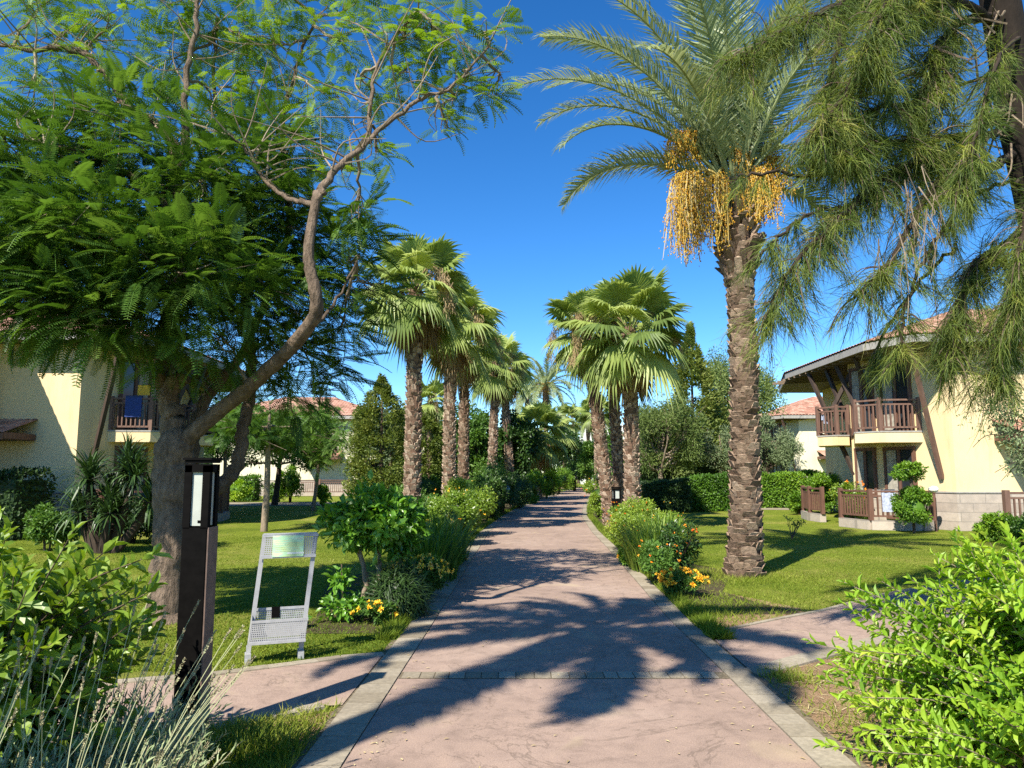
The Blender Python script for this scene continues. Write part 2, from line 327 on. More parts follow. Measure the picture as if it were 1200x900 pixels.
def mk_ground():
    m, n, b, out = base_mat('lawn_turf'); p = pos(n)
    f = noise(n, .45, 5, .6, p); f2 = noise(n, 6, 6, .75, p, .5); f3 = noise(n, 70, 4, .7, p)
    c = ramp(n, f, [(.30, (.14, .19, .022)), (.50, (.22, .27, .03)), (.66, (.34, .32, .075))])
    c = mix(n, 1.0, c, ramp(n, f2, [(.30, (.62, .68, .6)), (.6, (1.0, 1.0, 1.0)), (.8, (1.25, 1.15, 1.0))]), 'MULTIPLY')
    c = mix(n, 1.0, c, ramp(n, f3, [(.30, (.55, .6, .5)), (.7, (1.25, 1.2, 1.2))]), 'MULTIPLY')
    n.links.new(c, b.inputs['Base Color']); b.inputs['Roughness'].default_value = .95; b.inputs['Specular IOR Level'].default_value = .1; bump(n, b, f3, .9, .04); return m
M['lawn'] = mk_ground()
def mk_soil(name, cs):
    m, n, b, out = base_mat(name); p = pos(n); f = noise(n, 3.0, 7, .7, p, .5); f2 = noise(n, 60, 4, .7, p)
    c = ramp(n, f, [(.3, cs[0]), (.5, cs[1]), (.7, cs[2])]); c = mix(n, 1.0, c, ramp(n, f2, [(.3, (.6,)*3), (.7, (1.3,)*3)]), 'MULTIPLY')
    n.links.new(c, b.inputs['Base Color']); b.inputs['Roughness'].default_value = 1; b.inputs['Specular IOR Level'].default_value = .1; bump(n, b, f2, .9, .03); return m
M['soil'] = mk_soil('dry_soil', [(.20, .13, .07), (.36, .23, .13), (.36, .32, .12)])
M['bedsoil'] = mk_soil('bed_soil', [(.05, .04, .025), (.10, .075, .045), (.08, .10, .03)])
M['straw'] = tonemat('straw', [(.30, .22, .10), (.45, .36, .18), (.5, .44, .26)], .9)

# ------------------------------------------------------------------ ground, path, kerbs
def struct(name, g, m, origin=(0, 0, 0)): return tag(g.build(name, m, None, origin), kind='structure')
g = Geo(); g.add([(-700, -60, 0), (700, -60, 0), (700, 1500, 0), (-700, 1500, 0)], np.array([(0, 1, 2, 3)])); struct('ground', g, M['lawn'])
Ls = np.array([(-.96, 2.0), (-.92, 4.28), (-.88, 6), (-.83, 8), (-.72, 14), (-.60, 20), (-.12, 27), (.55, 34), (1.76, 43), (3.3, 54), (5.4, 67), (8.6, 85), (12, 105)])
Rs = np.array([(1.66, 2.0), (1.66, 4.24), (1.68, 5.9), (1.70, 8.3), (2.0, 15.8), (2.12, 20), (2.5, 27), (3.2, 34), (4.3, 43), (5.9, 54), (8.0, 67), (11.2, 85), (14.6, 105)])
def Lx(y): return np.interp(y, Ls[:, 1], Ls[:, 0])
def Rx(y): return np.interp(y, Rs[:, 1], Rs[:, 0])
ys = np.concatenate([np.arange(2, 30, .5), np.arange(30, 105, 1.5)])
def strip(name, xa, xb, z, m, yy=ys):
    g = Geo(); V = [(a, y, z) for a, y in zip(xa, yy)]+[(b, y, z) for b, y in zip(xb, yy)]; n = len(yy)
    g.add(V, np.array([(i, n+i, n+i+1, i+1) for i in range(n-1)])); return struct(name, g, m)
strip('path', Lx(ys), Rx(ys), .016, M['path'])
strip('kerb_bed', Lx(ys)-.30, Lx(ys)-.001, .006, M['joint']); strip('kerb_bed', Rx(ys)+.001, Rx(ys)+.28, .006, M['joint'])
def pavers(name, fx, side, wd, seed):
    r_ = rs(seed); g = Geo(); y = 2.0
    while y < 90:
        l = (.22 if y < 30 else .9)*r_.uniform(.92, 1.08); y2 = y+l-.010; a0, a1 = fx(y), fx(y2); o = side*.008; zz = .02+r_.uniform(-.0015, .0015)
        a0 += o; a1 += o; b0 = a0+side*wd; b1 = a1+side*wd
        V = [(a0, y, zz), (b0, y, zz), (b1, y2, zz), (a1, y2, zz), (a0, y, 0.008), (b0, y, 0.008), (b1, y2, 0.008), (a1, y2, 0.008)]
        g.add(V, np.array([(0, 1, 2, 3), (0, 4, 5, 1), (1, 5, 6, 2), (2, 6, 7, 3), (3, 7, 4, 0)]), r_.random()); y += l
    return struct(name, g, M['kerb'])
pavers('kerb', Lx, -1, .235, 3); pavers('kerb', Rx, 1, .20, 4)
g = Geo(); r_ = rs(5); x = Lx(6.05)+.02
g2 = Geo(); g2.add([(Lx(6)+.003, 5.93, .0185), (Rx(6)-.003, 5.93, .0185), (Rx(6)-.003, 6.12, .0185), (Lx(6)+.003, 6.12, .0185)], np.array([(0, 1, 2, 3)])); struct('paver_band_bed', g2, M['joint'])
while x < Rx(6.05)-.1:
    l = r_.uniform(.11, .15); box(g, (x+l/2, 6.025, .016), (l-.009, .165, .014+r_.uniform(-.002, .002)), r_.uniform(-.02, .02), r_.random()); x += l
struct('paver_band', g, M['kerb'])
# side paths
lp = [G(453, 769), G(400, 772.5), G(250, 792), G(147, 801), (-6.5, 5.0), (-6.5, 3.9), G(250, 856), G(377, 829), G(410, 815)]
lp = [(Lx(6.9)-.27, 6.72)]+lp[1:-1]+[(Lx(5.3)-.27, 5.3)]
g = Geo(); g.add([(a, b, .012) for a, b in lp], [tuple(range(len(lp)))]); struct('side_path', g, M['path'])
def edging(name, A, seed, m='kerb', wd=.11):
    r_ = rs(seed); g = Geo(); A = np.array(A)
    for p, q in zip(A[:-1], A[1:]):
        L = np.linalg.norm(q-p); n = max(1, int(L/.2)); a = math.atan2(q[1]-p[1], q[0]-p[0])
        for i in range(n):
            c = p+(q-p)*(i+.5)/n; box(g, (c[0], c[1], .011), (L/n-.006, wd, .022+r_.uniform(-.003, .003)), a, r_.random())
    return struct(name, g, M[m])
edging('side_path_edging', [lp[0], lp[1], lp[2], lp[3], lp[4]], 7)
edging('side_path_edging', [lp[7], lp[6], lp[5]], 8)
rp = [(Rx(7.6)+.24, 7.55), G(905, 728), G(967, 716), G(1033, 698), G(1133, 680), G(1230, 668), G(1500, 640), G(1500, 668), G(1230, 705), G(1100, 735), G(967, 767), (Rx(6.1)+.24, 6.12)]
g = Geo(); g.add([(a, b, .012) for a, b in rp], [tuple(range(len(rp)))]); struct('side_path', g, M['path'])
edging('side_path_edging', [rp[11], rp[10], rp[9], rp[8]], 9, wd=.2); edging('side_path_edging', rp[0:6], 10, wd=.06)
g = Geo(); a = [G(880, 597.5), G(1200, 599), G(1200, 596), G(880, 595)]; g.add([(x, y, .008) for x, y in a], [(0, 1, 2, 3)])
a = [G(100, 594), G(395, 592.5), G(395, 588.5), G(100, 589.5)]; g.add([(x, y, .008) for x, y in a], [(0, 1, 2, 3)]); struct('garden_path', g, M['kerb'])
# soil patches
sp = [(Rx(6)+.24, 6.0), (2.6, 6.55), (3.1, 6.7), (3.9, 6.6), (3.9, 4.6), (3.6, 2.5), (1.93, 2.0), (Rx(4)+.24, 4.0)]
g = Geo(); g.add([(a, b, .004) for a, b in sp], [tuple(range(len(sp)))]); struct('soil_patch', g, M['soil'])
g = Geo(); yy = np.arange(8.6, 60, .8)
V = [(Rx(y)+.24, y, .005) for y in yy]+[(Rx(y)+1.35+.3*math.sin(y*1.7), y, .005) for y in yy]; n = len(yy); g.add(V, np.array([(i, n+i, n+i+1, i+1) for i in range(n-1)]))
yy = np.arange(7.6, 60, .8)
V = [(Lx(y)-1.6-.25*math.sin(y*1.3), y, .005) for y in yy]+[(Lx(y)-.27, y, .005) for y in yy]; n = len(yy); g.add(V, np.array([(i, n+i, n+i+1, i+1) for i in range(n-1)]))
struct('flower_bed_soil', g, M['bedsoil'])
g = Geo(); sp2 = [(Lx(4)-.27, 5.2), (Lx(4)-.27, 2.0), (-4.5, 1.5), (-4.6, 3.7), (-2.1, 4.6)]; g.add([(a, b, .004) for a, b in sp2], [tuple(range(len(sp2)))]); struct('soil_patch', g, M['soil'])
DRYP = [(Rx(7.6)+.24, 7.62), (3.2, 7.95), (3.4, 9.0), (2.9, 10.0), (Rx(9.8)+.24, 9.6)]
g = Geo(); g.add([(a, b, .003) for a, b in DRYP], [tuple(range(len(DRYP)))]); struct('soil_patch', g, M['soil'])
def inpoly(px, py, poly):
    r = np.zeros(len(px), bool); n = len(poly)
    for i in range(n):
        x1, y1 = poly[i]; x2, y2 = poly[(i+1) % n]
        c = ((y1 > py) != (y2 > py)) & (px < (x2-x1)*(py-y1)/(y2-y1+1e-12)+x1); r ^= c
    return r
def onlawn(x, y):
    k = (x < Lx(y)-.28)|(x > Rx(y)+.26)
    return k & ~inpoly(x, y, lp) & ~inpoly(x, y, rp)
def grass(name, x, y, h, wd, seed, tn=(0, 1), m='grass', lean=.45):
    r_ = rs(seed); n = len(x); Pn = np.stack([x, y, np.zeros(n)], 1); D = np.stack([r_.normal(0, lean, n), r_.normal(0, lean, n), np.ones(n)], 1)
    Xa, Ya, Za = frames(D, r_.normal(0, 1, (n, 3))); hh = h*r_.uniform(.5, 1.3, n)
    pn = .5+.22*np.sin(x*1.1+np.sin(y*.9)*2)+.18*np.sin(y*.7+1.3*np.sin(x*.5))+.2*np.sin(x*3.1+y*2.3+np.sin(x*5.1-y*3)); tv = np.clip(tn[0]+(tn[1]-tn[0])*(.5*r_.random(n)+.5*pn), 0, 1)
    g = Geo(); g.inst(NEEDLE[0], NEEDLE[1], Pn, Xa, Ya, Za, np.stack([np.full(n, wd)*r_.uniform(.7, 1.3, n), hh, hh], 1), tv)
    return tag(g.build(name, M[m]), kind='stuff')
r_ = rs(20); N = 230000; y = 6.2+13*r_.random(N)**1.5; x = r_.uniform(-.78, .8, N)*y; dryp = [(Rx(7.6)+.24, 7.62), (3.3, 7.95), (3.5, 9.2), (2.9, 10.6), (Rx(9.8)+.24, 9.8)]
k = onlawn(x, y) & ~inpoly(x, y, sp) & ~(inpoly(x, y, dryp) & (r_.random(N) < .78)) & ~((np.sin(x*1.9+2*np.sin(y*.8))+np.sin(y*1.7+x) > 1.35) & (r_.random(N) < .6))
o = grass('lawn_grass', x[k], y[k], .032, .008, 21, (0, 1), 'grass', .9); tag(o, 'short green lawn grass beside the path', 'grass')
# rough tufts along kerbs and in soil patches
r_ = rs(22); xs = []; yy = []
for c, n, s in (((-1.75, 4.5), 4200, .42), ((-1.4, 4.9), 1200, .28), ((-2.3, 4.3), 1200, .3), ((2.15, 6.0), 420, .12), ((2.5, 5.6), 150, .3), ((2.25, 5.0), 300, .25), ((2.4, 4.4), 900, .25), ((3.5, 11.6), 2500, .45), ((2.1, 8.6), 1200, .35), ((2.6, 9.2), 1400, .5), ((-1.3, 4.2), 600, .15)):
    xs.append(r_.normal(c[0], s, n)); yy.append(r_.normal(c[1], s, n))
x = np.concatenate(xs); y = np.concatenate(yy); k = onlawn(x, y)
o = grass('tall_grass', x[k], y[k], .085, .007, 23, (.2, 1), lean=.8); tag(o, 'longer unmown grass tufts along the kerbs and soil', 'grass')
r_ = rs(24); xs = []; yy = []
for yv, n in ((8.0, 16000),):
    t = r_.random(n)**1.6; y = 7.3+30*t; s = r_.random(n) < .5; x = np.where(s, Lx(y)-.26-.18*r_.random(n), Rx(y)+.22+.2*r_.random(n)); xs.append(x); yy.append(y)
x = np.concatenate(xs); y = np.concatenate(yy)
o = grass('edge_grass', x, y, .12, .010, 25, (.0, .75), lean=.7); tag(o, 'ragged grass spilling over the kerb edges', 'grass')
n = 500; r_ = rs(26); x = r_.uniform(1.95, 3.6, n); y = r_.uniform(3.6, 6.3, n); D = np.stack([r_.normal(0, 1, n), r_.normal(0, 1, n), np.full(n, .06)], 1)
g = Geo(); A, B, C = frames(D, np.tile((0, 0, 1.), (n, 1))); g.inst(NEEDLE[0], NEEDLE[1], np.stack([x, y, np.full(n, .012)], 1), A, B, C, np.stack([np.full(n, .006), r_.uniform(.05, .2, n), np.full(n, .03)], 1), r_.random(n))
q_ = r_.random(420); x = np.where(q_ < .5, 1.66-2.55*r_.random(420), np.where(q_ < .75, 1.62-.35*r_.random(420)**2, -.86+.3*r_.random(420)**2)); y = r_.uniform(3.8, 16, 420); D = np.stack([r_.normal(0, 1, 420), r_.normal(0, 1, 420), np.full(420, .02)], 1)
A, B, C = frames(D, np.tile((0, 0, 1.), (420, 1))); g.inst(LEAF4[0], LEAF4[1], np.stack([x, y, np.full(420, .024)], 1), A, B, C, np.stack([np.full(420, .013), r_.uniform(.012, .045, 420), np.full(420, .02)], 1), r_.random(420)*.7)
tag(g.build('straw_litter', M['straw']), 'dry straw and leaf litter on bare soil and path', 'litter', kind='stuff')

# ------------------------------------------------------------------ plant generators (local coordinates, base at origin)
def leafball(g, c, r, n, leaf, size, seed, clumps=14, shell=(.38, 1.0), cr=.36, up=.35, tone_=(0, 1), aspect=.5, mat=0, zmin=None, jitter=.8):
    r_ = rs(seed); c = np.array(c, float); r = np.array(r, float)
    cd = unit(r_.normal(0, 1, (clumps, 3))); cc = cd*r_.uniform(shell[0], shell[1], (clumps, 1))*r*(1-cr*.6)
    ci = r_.integers(0, clumps, n); d = unit(r_.normal(0, 1, (n, 3))); rad = r_.random(n)**.45
    p = cc[ci]+d*rad[:, None]*cr*r*(.6+.7*r_.random((clumps, 1))[ci])
    out = unit(p/r+.5*d); D = unit(out+r_.normal(0, jitter, (n, 3))+np.array((0, 0, up*.3)))
    Up = unit(out*.7+np.array((0, 0, up+.3))+r_.normal(0, .35, (n, 3))); Xa, Ya, Za = frames(D, Up)
    sz = size*r_.uniform(.65, 1.25, n); ct = r_.random(clumps)
    tv = np.clip(tone_[0]+(tone_[1]-tone_[0])*(.45*ct[ci]+.55*r_.random(n)), 0, 1); P_ = c+p
    if zmin is not None:
        k = P_[:, 2] > zmin; P_, Xa, Ya, Za, sz, tv = P_[k], Xa[k], Ya[k], Za[k], sz[k], tv[k]
    g.inst(leaf[0], leaf[1], P_, Xa, Ya, Za, np.stack([sz*aspect, sz, sz], 1), tv, mat)
    return c+cc
def flowers(g, c, r, n, size, seed, tn, per=7, top=.2):
    r_ = rs(seed); d = unit(r_.normal(0, 1, (n, 3))); d[:, 2] = np.abs(d[:, 2])*.9+top*.2; d = unit(d); p = np.array(c)+d*np.array(r)*r_.uniform(.9, 1.08, (n, 1))
    p = np.repeat(p, per, 0); dd = unit(np.repeat(d, per, 0)+r_.normal(0, .7, (n*per, 3))); Xa, Ya, Za = frames(dd, np.repeat(d, per, 0)+.01)
    tv = np.clip(np.repeat(r_.uniform(tn[0], tn[1], n), per)+r_.normal(0, .03, n*per), 0, 1)
    g.inst(LEAF4[0], LEAF4[1], p, Xa, Ya, Za, np.stack([np.full(n*per, size*.6), np.full(n*per, size), np.full(n*per, size)], 1), tv)
def shrub(name, label, cat, loc, r, n, size, m, seed, group=None, leaf=LEAF4, clumps=16, tn=(0, 1), aspect=.5, core=True, fl=None, stems=5, lift=0., bark='bark_dark', cr=.36):
    """shrub with stems and leaves; loc (x,y); r=(rx,ry,rz)"""
    t = thing(name, label, cat, (loc[0], loc[1], 0), group); r_ = rs(seed+77); cz = r[2]+lift
    g = Geo()
    for i in range(stems):
        a = r_.uniform(0, 6.28); e = np.array((math.cos(a)*r[0]*.6, math.sin(a)*r[1]*.6, cz+r[2]*r_.uniform(-.1, .5)))
        pts = spline([(math.cos(a)*.04, math.sin(a)*.04, 0), e*np.array((.25, .25, .5)), e], 4); tube(g, pts, ramp_r(.018+.01*r[2], .006, len(pts)), 5, r_.random())
    g.build('stem', M[bark], t)
    g = Geo(); leafball(g, (0, 0, cz), r, n, leaf, size, seed, clumps, tone_=tn, aspect=aspect, zmin=.01, cr=cr)
    if core and r[2] > .5: blob(g, (0, 0, cz*.92), np.array(r)*.48, seed, .2, val=.1)  # solid hull in a dark leaf tone, added inside to block light
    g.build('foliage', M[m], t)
    if fl:
        g = Geo(); flowers(g, (0, 0, cz), r, fl[0], fl[1], seed+5, fl[2], per=fl[3] if len(fl) > 3 else 7); g.build('blossom', M['flower'], t)
    return t
def hedge(name, label, a, b, wd, h, n, size, m, seed, tn=(0, 1), z0=0):
    """clipped box hedge from a to b"""
    a = np.array(a); b = np.array(b); L = np.linalg.norm(b-a); d = (b-a)/L; nn = np.array((-d[1], d[0])); c = (a+b)/2
    t = thing(name, label, 'hedge', (c[0], c[1], 0)); r_ = rs(seed)
    q = r_.random(n); u = r_.uniform(-.5, .5, n); v = r_.uniform(-.5, .5, n); zz = r_.uniform(.02, 1, n); s = np.sign(r_.normal(0, 1, n)); kind = r_.random(n)
    top = kind < .4; end = kind > .92; v = np.where(top | end, v, .5*s); zz = np.where(top, 1.0, zz); u = np.where(end, .5*s, u); h_ = h
    p = np.stack([d[0]*u*L+nn[0]*v*wd, d[1]*u*L+nn[1]*v*wd, zz*h_], 1); wob = .05*np.sin(u*L*2.1)+.04*np.sin(u*L*5.3+zz*3); p[:, :2] += (nn[None]*wob[:, None]); p[:, 2] += np.where(top, wob*1.3, 0)
    p += r_.normal(0, size*.45, (n, 3)); out = np.stack([nn[0]*s*(~top), nn[1]*s*(~top), top*1.0+.15], 1); D = unit(out+r_.normal(0, .9, (n, 3))); Xa, Ya, Za = frames(D, unit(out+np.array((0, 0, .4)))+r_.normal(0, .3, (n, 3)))
    p[:, 2] = np.maximum(p[:, 2], .01)
    sz = size*r_.uniform(.7, 1.2, n); pn = .5+.5*np.sin(u*L*1.7+zz*2.+seed); g = Geo(); g.inst(LEAF4[0], LEAF4[1], p, Xa, Ya, Za, np.stack([sz*.6, sz, sz], 1), np.clip(tn[0]+(tn[1]-tn[0])*(.75*r_.random(n)+.25*pn), 0, 1))
    box(g, (0, 0, h*.47), (L*.97, wd*.86, h*.92), math.atan2(d[1], d[0]), .1)  # unseen dark box added within the hedge so light does not pass through
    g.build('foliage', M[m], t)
    g = Geo()
    for i in range(max(2, int(L/.8))):
        f = (i+.5)/max(2, int(L/.8))-.5; tube(g, [(d[0]*L*f, d[1]*L*f, 0), (d[0]*L*f, d[1]*L*f, h*.6)], .025, 5)
    g.build('stem', M['bark_dark'], t); return t
def clump_blades(g, c, r, n, h, wd, seed, tn=(0, 1), lean=.4, tmpl=BLADE, bend=.8):
    r_ = rs(seed); a = r_.uniform(0, 6.28, n); q = np.sqrt(r_.random(n)); px = np.cos(a)*q*r[0]; py = np.sin(a)*q*r[1]
    D = np.stack([px/r[0]*lean+r_.normal(0, lean*.5, n), py/r[1]*lean+r_.normal(0, lean*.5, n), np.ones(n)], 1); H = D.copy(); H[:, 2] = 0
    Xa, Ya, Za = frames(D, unit(np.stack([-D[:, 0]*3, -D[:, 1]*3, np.ones(n)], 1))); hh = h*r_.uniform(.6, 1.15, n)
    g.inst(tmpl[0], tmpl[1], np.stack([px, py, np.zeros(n)], 1)+np.array(c), Xa, Ya, Za, np.stack([np.full(n, wd)*r_.uniform(.7, 1.2, n), hh, hh*bend], 1), np.clip(tn[0]+(tn[1]-tn[0])*r_.random(n), 0, 1))
def tree(name, label, loc, H, cr, seed, m='green', bark='bark', group=None, trunk_r=.12, n=5000, leaf=LEAF4, size=.12, tn=(0, 1), crown_z=None, blobs=14, aspect=.5, up=.35, br=.42, cat='tree', flat=1.0, mats2=None):
    """branching tree; cr=(rx,ry,rz) crown radii, crown centre height crown_z"""
    t = thing(name, label, cat, (loc[0], loc[1], 0), group); r_ = rs(seed); cz = crown_z if crown_z else H-cr[2]
    g = Geo(); f = Geo(); bc = []
    for i in range(blobs):
        d = unit(r_.normal(0, 1, 3)); d[2] = d[2]*.9+.08; bc.append(np.array((0, 0, cz))+d*np.array(cr)*r_.uniform(.45, .82))
    fork = np.array((r_.normal(0, .05)*H*.3, r_.normal(0, .05)*H*.3, max(cz-cr[2]*.75, H*.15)))
    pts = spline([(0, 0, 0), fork*.5+np.array((.02, .01, 0)), fork], 5); tube(g, pts, ramp_r(trunk_r, trunk_r*.72, len(pts)), 9, .6, wob=.05, seed=seed)
    top = np.array((fork[0], fork[1], cz+cr[2]*.5)); pts = spline([fork, (fork+top)/2+r_.normal(0, .06*cr[0], 3), top], 5); tube(g, pts, ramp_r(trunk_r*.7, trunk_r*.12, len(pts)), 7, .5)
    for b in bc:
        q = r_.uniform(0, .6); st = fork*(1-q)+top*q*np.array((1, 1, 1)); mid = (st+b)/2+np.array((0, 0, -.12*np.linalg.norm(b-st)))
        pts = spline([st, mid, b], 5, .01*cr[0], seed); tube(g, pts, ramp_r(trunk_r*.38, trunk_r*.07, len(pts)), 6, r_.uniform(.3, .9))
        for _ in range(4):
            e = b+r_.normal(0, .3, 3)*np.array(cr)*br*1.6; tube(g, spline([pts[-4], (pts[-2]+e)/2, e], 3), ramp_r(trunk_r*.1, .006, 7), 4, r_.random())
    g.build('trunk', M[bark], t, smooth=True)
    k = n//blobs
    for i, b in enumerate(bc):
        bl = np.array((br*cr[0], br*cr[1], br*cr[2]*flat))*r_.uniform(.75, 1.15); tt = r_.uniform(-.15, .15)
        leafball(f, b, bl, k, leaf, size, seed*31+i, 7, (.3, 1.), .5, up, (tn[0]+tt, tn[1]+tt), aspect, 0, .02)
    f.build('crown', M[m], t); return t

def boots(g, axis_fn, rfn, z0, z1, dz, per, w, out, hgt, seed, tn_fn, jit=.15):
    """leaf-base scales round a trunk"""
    r_ = rs(seed); T = np.array([(-.5, 0, .0), (.5, 0, .0), (.36, 1, 1), (-.36, 1, 1), (-.30, .9, 0), (.30, .9, 0), (0, 1.12, .85)], float)
    F = [np.array([(0, 1, 2, 3), (3, 2, 5, 4)]), np.array([(0, 3, 4), (1, 5, 2), (3, 2, 6)])]
    P_, A, Up, W = [], [], [], []; rows = int((z1-z0)/dz); tv = []
    for i in range(rows):
        z = z0+i*dz; n = per
        for j in range(n):
            a = (j+.5*(i % 2)+r_.normal(0, jit*.5))*2*math.pi/n; zz = z+r_.normal(0, dz*jit); c = axis_fn(zz); rr = rfn(zz)*.96
            o = np.array((math.cos(a), math.sin(a), 0)); P_.append(c+o*rr); A.append(o); W.append((w*r_.uniform(.8, 1.25)*rfn(zz), hgt*r_.uniform(.75, 1.3), out*r_.uniform(.6, 1.4))); tv.append(np.clip(tn_fn(zz, r_), 0, 1))
    A = np.array(A); Z = np.tile((0, 0, 1.), (len(A), 1)); Xa = np.cross(Z, A)
    tilt = r_.normal(0, jit*.8, (len(A), 1)); Ya = unit(Z+Xa*tilt)
    g.inst(T, F, np.array(P_), Xa, Ya, A, np.array(W), np.array(tv))
def fan_leaf(g, P0, az, el, pet, Rr, r_, tv, stiff=1.0, mat=0):
    o = np.array((math.cos(az), math.sin(az), 0)); n = 6; p = np.array(P0, float); e = el; pts = [p]
    for i in range(n): e -= .035*stiff*(1+i*.25); p = p+(o*math.cos(e)+np.array((0, 0, math.sin(e))))*pet/n; pts.append(p)
    tube(g, pts, ramp_r(.022, .012, n+1), 4, .75, mat, False)
    d = o*math.cos(e)+np.array((0, 0, math.sin(e))); x = np.cross(d, (0, 0, 1.)); x = unit(x) if np.linalg.norm(x) > .05 else np.array((-o[1], o[0], 0)); N = np.cross(x, d); tw = r_.normal(0, .25); x, N = x*math.cos(tw)+N*math.sin(tw), N*math.cos(tw)-x*math.sin(tw)
    ns = 30; ph = np.linspace(-1.95, 1.95, ns)+r_.normal(0, .015, ns); L = Rr*(.72+.28*np.cos(ph*.8))*r_.uniform(.93, 1.05, ns); dp = 3.9/ns
    dirs = np.cos(ph)[:, None]*d+np.sin(ph)[:, None]*x; sid = -np.sin(ph)[:, None]*d+np.cos(ph)[:, None]*x
    ts = np.array((0.03, .3, .58, .80, 1.0)); wf = np.array((.03, .30, .46, .20, .01))*dp*1.7; dr = 1.0*stiff*r_.uniform(.6, 1.6, ns)
    fold = -.22*np.abs(np.sin(ph)); V = np.zeros((ns, 5, 3, 3)); 
    for k, t in enumerate(ts):
        c = p+dirs*(L*t)[:, None]+N*(fold*L*t)[:, None]*.6+np.array((0, 0, -1.))*(L*dr*np.maximum(t-.55, 0)**1.4)[:, None]
        hw = (wf[k]*L*.58)[:, None]; V[:, k, 0] = c-sid*hw-N*hw*.35; V[:, k, 1] = c+N*hw*.35; V[:, k, 2] = c+sid*hw-N*hw*.35
    F = []
    for k in range(4):
        for s in range(2): F.append((k*3+s, k*3+s+1, k*3+3+s+1, k*3+3+s))
    F = np.array(F); F = (np.arange(ns)[:, None, None]*15+F[None]).reshape(-1, 4)
    g.add(V.reshape(-1, 3), F, np.clip(np.repeat(tv+r_.normal(0, .07, ns), 8), 0, 1), mat)
def fan_palm(name, label, loc, H, tr, crownR, seed, nleaf=44, group=None, skirt=14, light=.0, flower=4, lean=(0, 0), rz=0, fade=0):
    t = thing(name, label, 'palm tree', (loc[0], loc[1], 0), group, rz); r_ = rs(seed); zt = H
    ax = lambda z: np.array((lean[0]*(z/H)**1.5, lean[1]*(z/H)**1.5, z)); rf = lambda z: tr*(1.12-.22*min(1, z/H)+.25*math.exp(-z*2.5))
    g = Geo(); zs = np.linspace(0, zt, 14); tube(g, [ax(z) for z in zs], [rf(z)*.97 for z in zs], 14, .12)
    def tf(z, q): return (.62+light-.35*max(0, (z/H-.45)/.55))+q.normal(0, .24)
    boots(g, ax, rf, .02, zt-.05, .095, 9, .66, .05, .105, seed+1, tf, .38)
    g.build('trunk', M['boot'], t)
    g = Geo(); top = ax(zt); cr = crownR
    for i in range(nleaf):
        q = (i+.5)/nleaf; el = R(84)-q**1.05*R(118); az = i*2.39996+r_.normal(0, .12); pet = cr*.50*r_.uniform(.85, 1.15); tv = .62-.12*q+r_.normal(0, .16)
        fan_leaf(g, top+np.array((math.cos(az)*.1, math.sin(az)*.1, -.05-.25*q)), az, el, pet, cr*.56*r_.uniform(.82, 1.15), r_, tv, .6+.9*q*q)
    g.build('crown', M['fan'], t)
    g = Geo()
    for i in range(skirt):
        az = i*2.39996+1; fan_leaf(g, top+np.array((math.cos(az)*.13, math.sin(az)*.13, -.3-.25*r_.random())), az, R(-45)-R(25)*r_.random(), cr*.32, cr*.5*r_.uniform(.7, 1.1), r_, r_.uniform(.1, .8), 1.2)
    for i in range(flower):
        az = r_.uniform(0, 6.28); o = np.array((math.cos(az), math.sin(az), 0)); p0 = top
        pts = spline([p0, p0+o*.35*cr+np.array((0, 0, .25*cr)), p0+o*.72*cr+np.array((0, 0, -.05)), p0+o*.85*cr+np.array((0, 0, -.5*cr))], 5); tube(g, pts, ramp_r(.02, .006, len(pts)), 4, .7)
        n = 260; q = r_.integers(6, len(pts), n); pp = pts[q]+r_.normal(0, .07, (n, 3)); D = np.stack([r_.normal(0, .5, n), r_.normal(0, .5, n), -np.ones(n)], 1); A, B, C = frames(D, np.tile((.1, 1, .1), (n, 1)))
        g.inst(NEEDLE[0], NEEDLE[1], pp, A, B, C, np.stack([np.full(n, .018), r_.uniform(.1, .3, n), np.full(n, .1)], 1), r_.uniform(.4, 1, n))
    g.build('dry_skirt', M['deadleaf'], t); return t
def date_frond(g, P0, az, el, L, r_, tv, curl=1.0, lf=.42, nl=70, roll=0, wl=.026):
    o = np.array((math.cos(az), math.sin(az), 0)); n = 22; p = np.array(P0, float); e = el; pts = [p]; es = [e]
    for i in range(n): e -= curl*(.02+.085*(i/n)**1.2); p = p+(o*math.cos(e)+np.array((0, 0, math.sin(e))))*L/n; pts.append(p); es.append(e)
    pts = np.array(pts); tube(g, pts, ramp_r(.035, .006, n+1), 5, .72, 0, False)
    s = np.linspace(.14, .995, nl); ii = s*n; i0 = np.minimum(ii.astype(int), n-1); fr = (ii-i0)[:, None]; pp = pts[i0]*(1-fr)+pts[i0+1]*fr; d = unit(pts[i0+1]-pts[i0])
    x = np.tile(np.array((-o[1], o[0], 0.)), (nl, 1)); N = np.cross(x, d)*-1; N = np.where(N[:, 2:3] < 0, -N, N); x, N = x*math.cos(roll)+N*math.sin(roll), N*math.cos(roll)-x*math.sin(roll)
    prof = np.sin(math.pi*(.10+.84*s))**.55
    for sg in (-1, 1):
        D = unit(d*(.55+.5*s[:, None])+x*sg*.85+N*.28+r_.normal(0, .09, (nl, 3))+np.array((0, 0, -.10))); A, B, C = frames(D, N+r_.normal(0, .25, (nl, 3))); l = lf*prof*r_.uniform(.85, 1.1, nl)
        g.inst(NEEDLE[0], NEEDLE[1], pp, A, B, C, np.stack([np.full(nl, wl), l, l*1.1], 1), np.clip(tv+r_.normal(0, .1, nl), 0, 1))
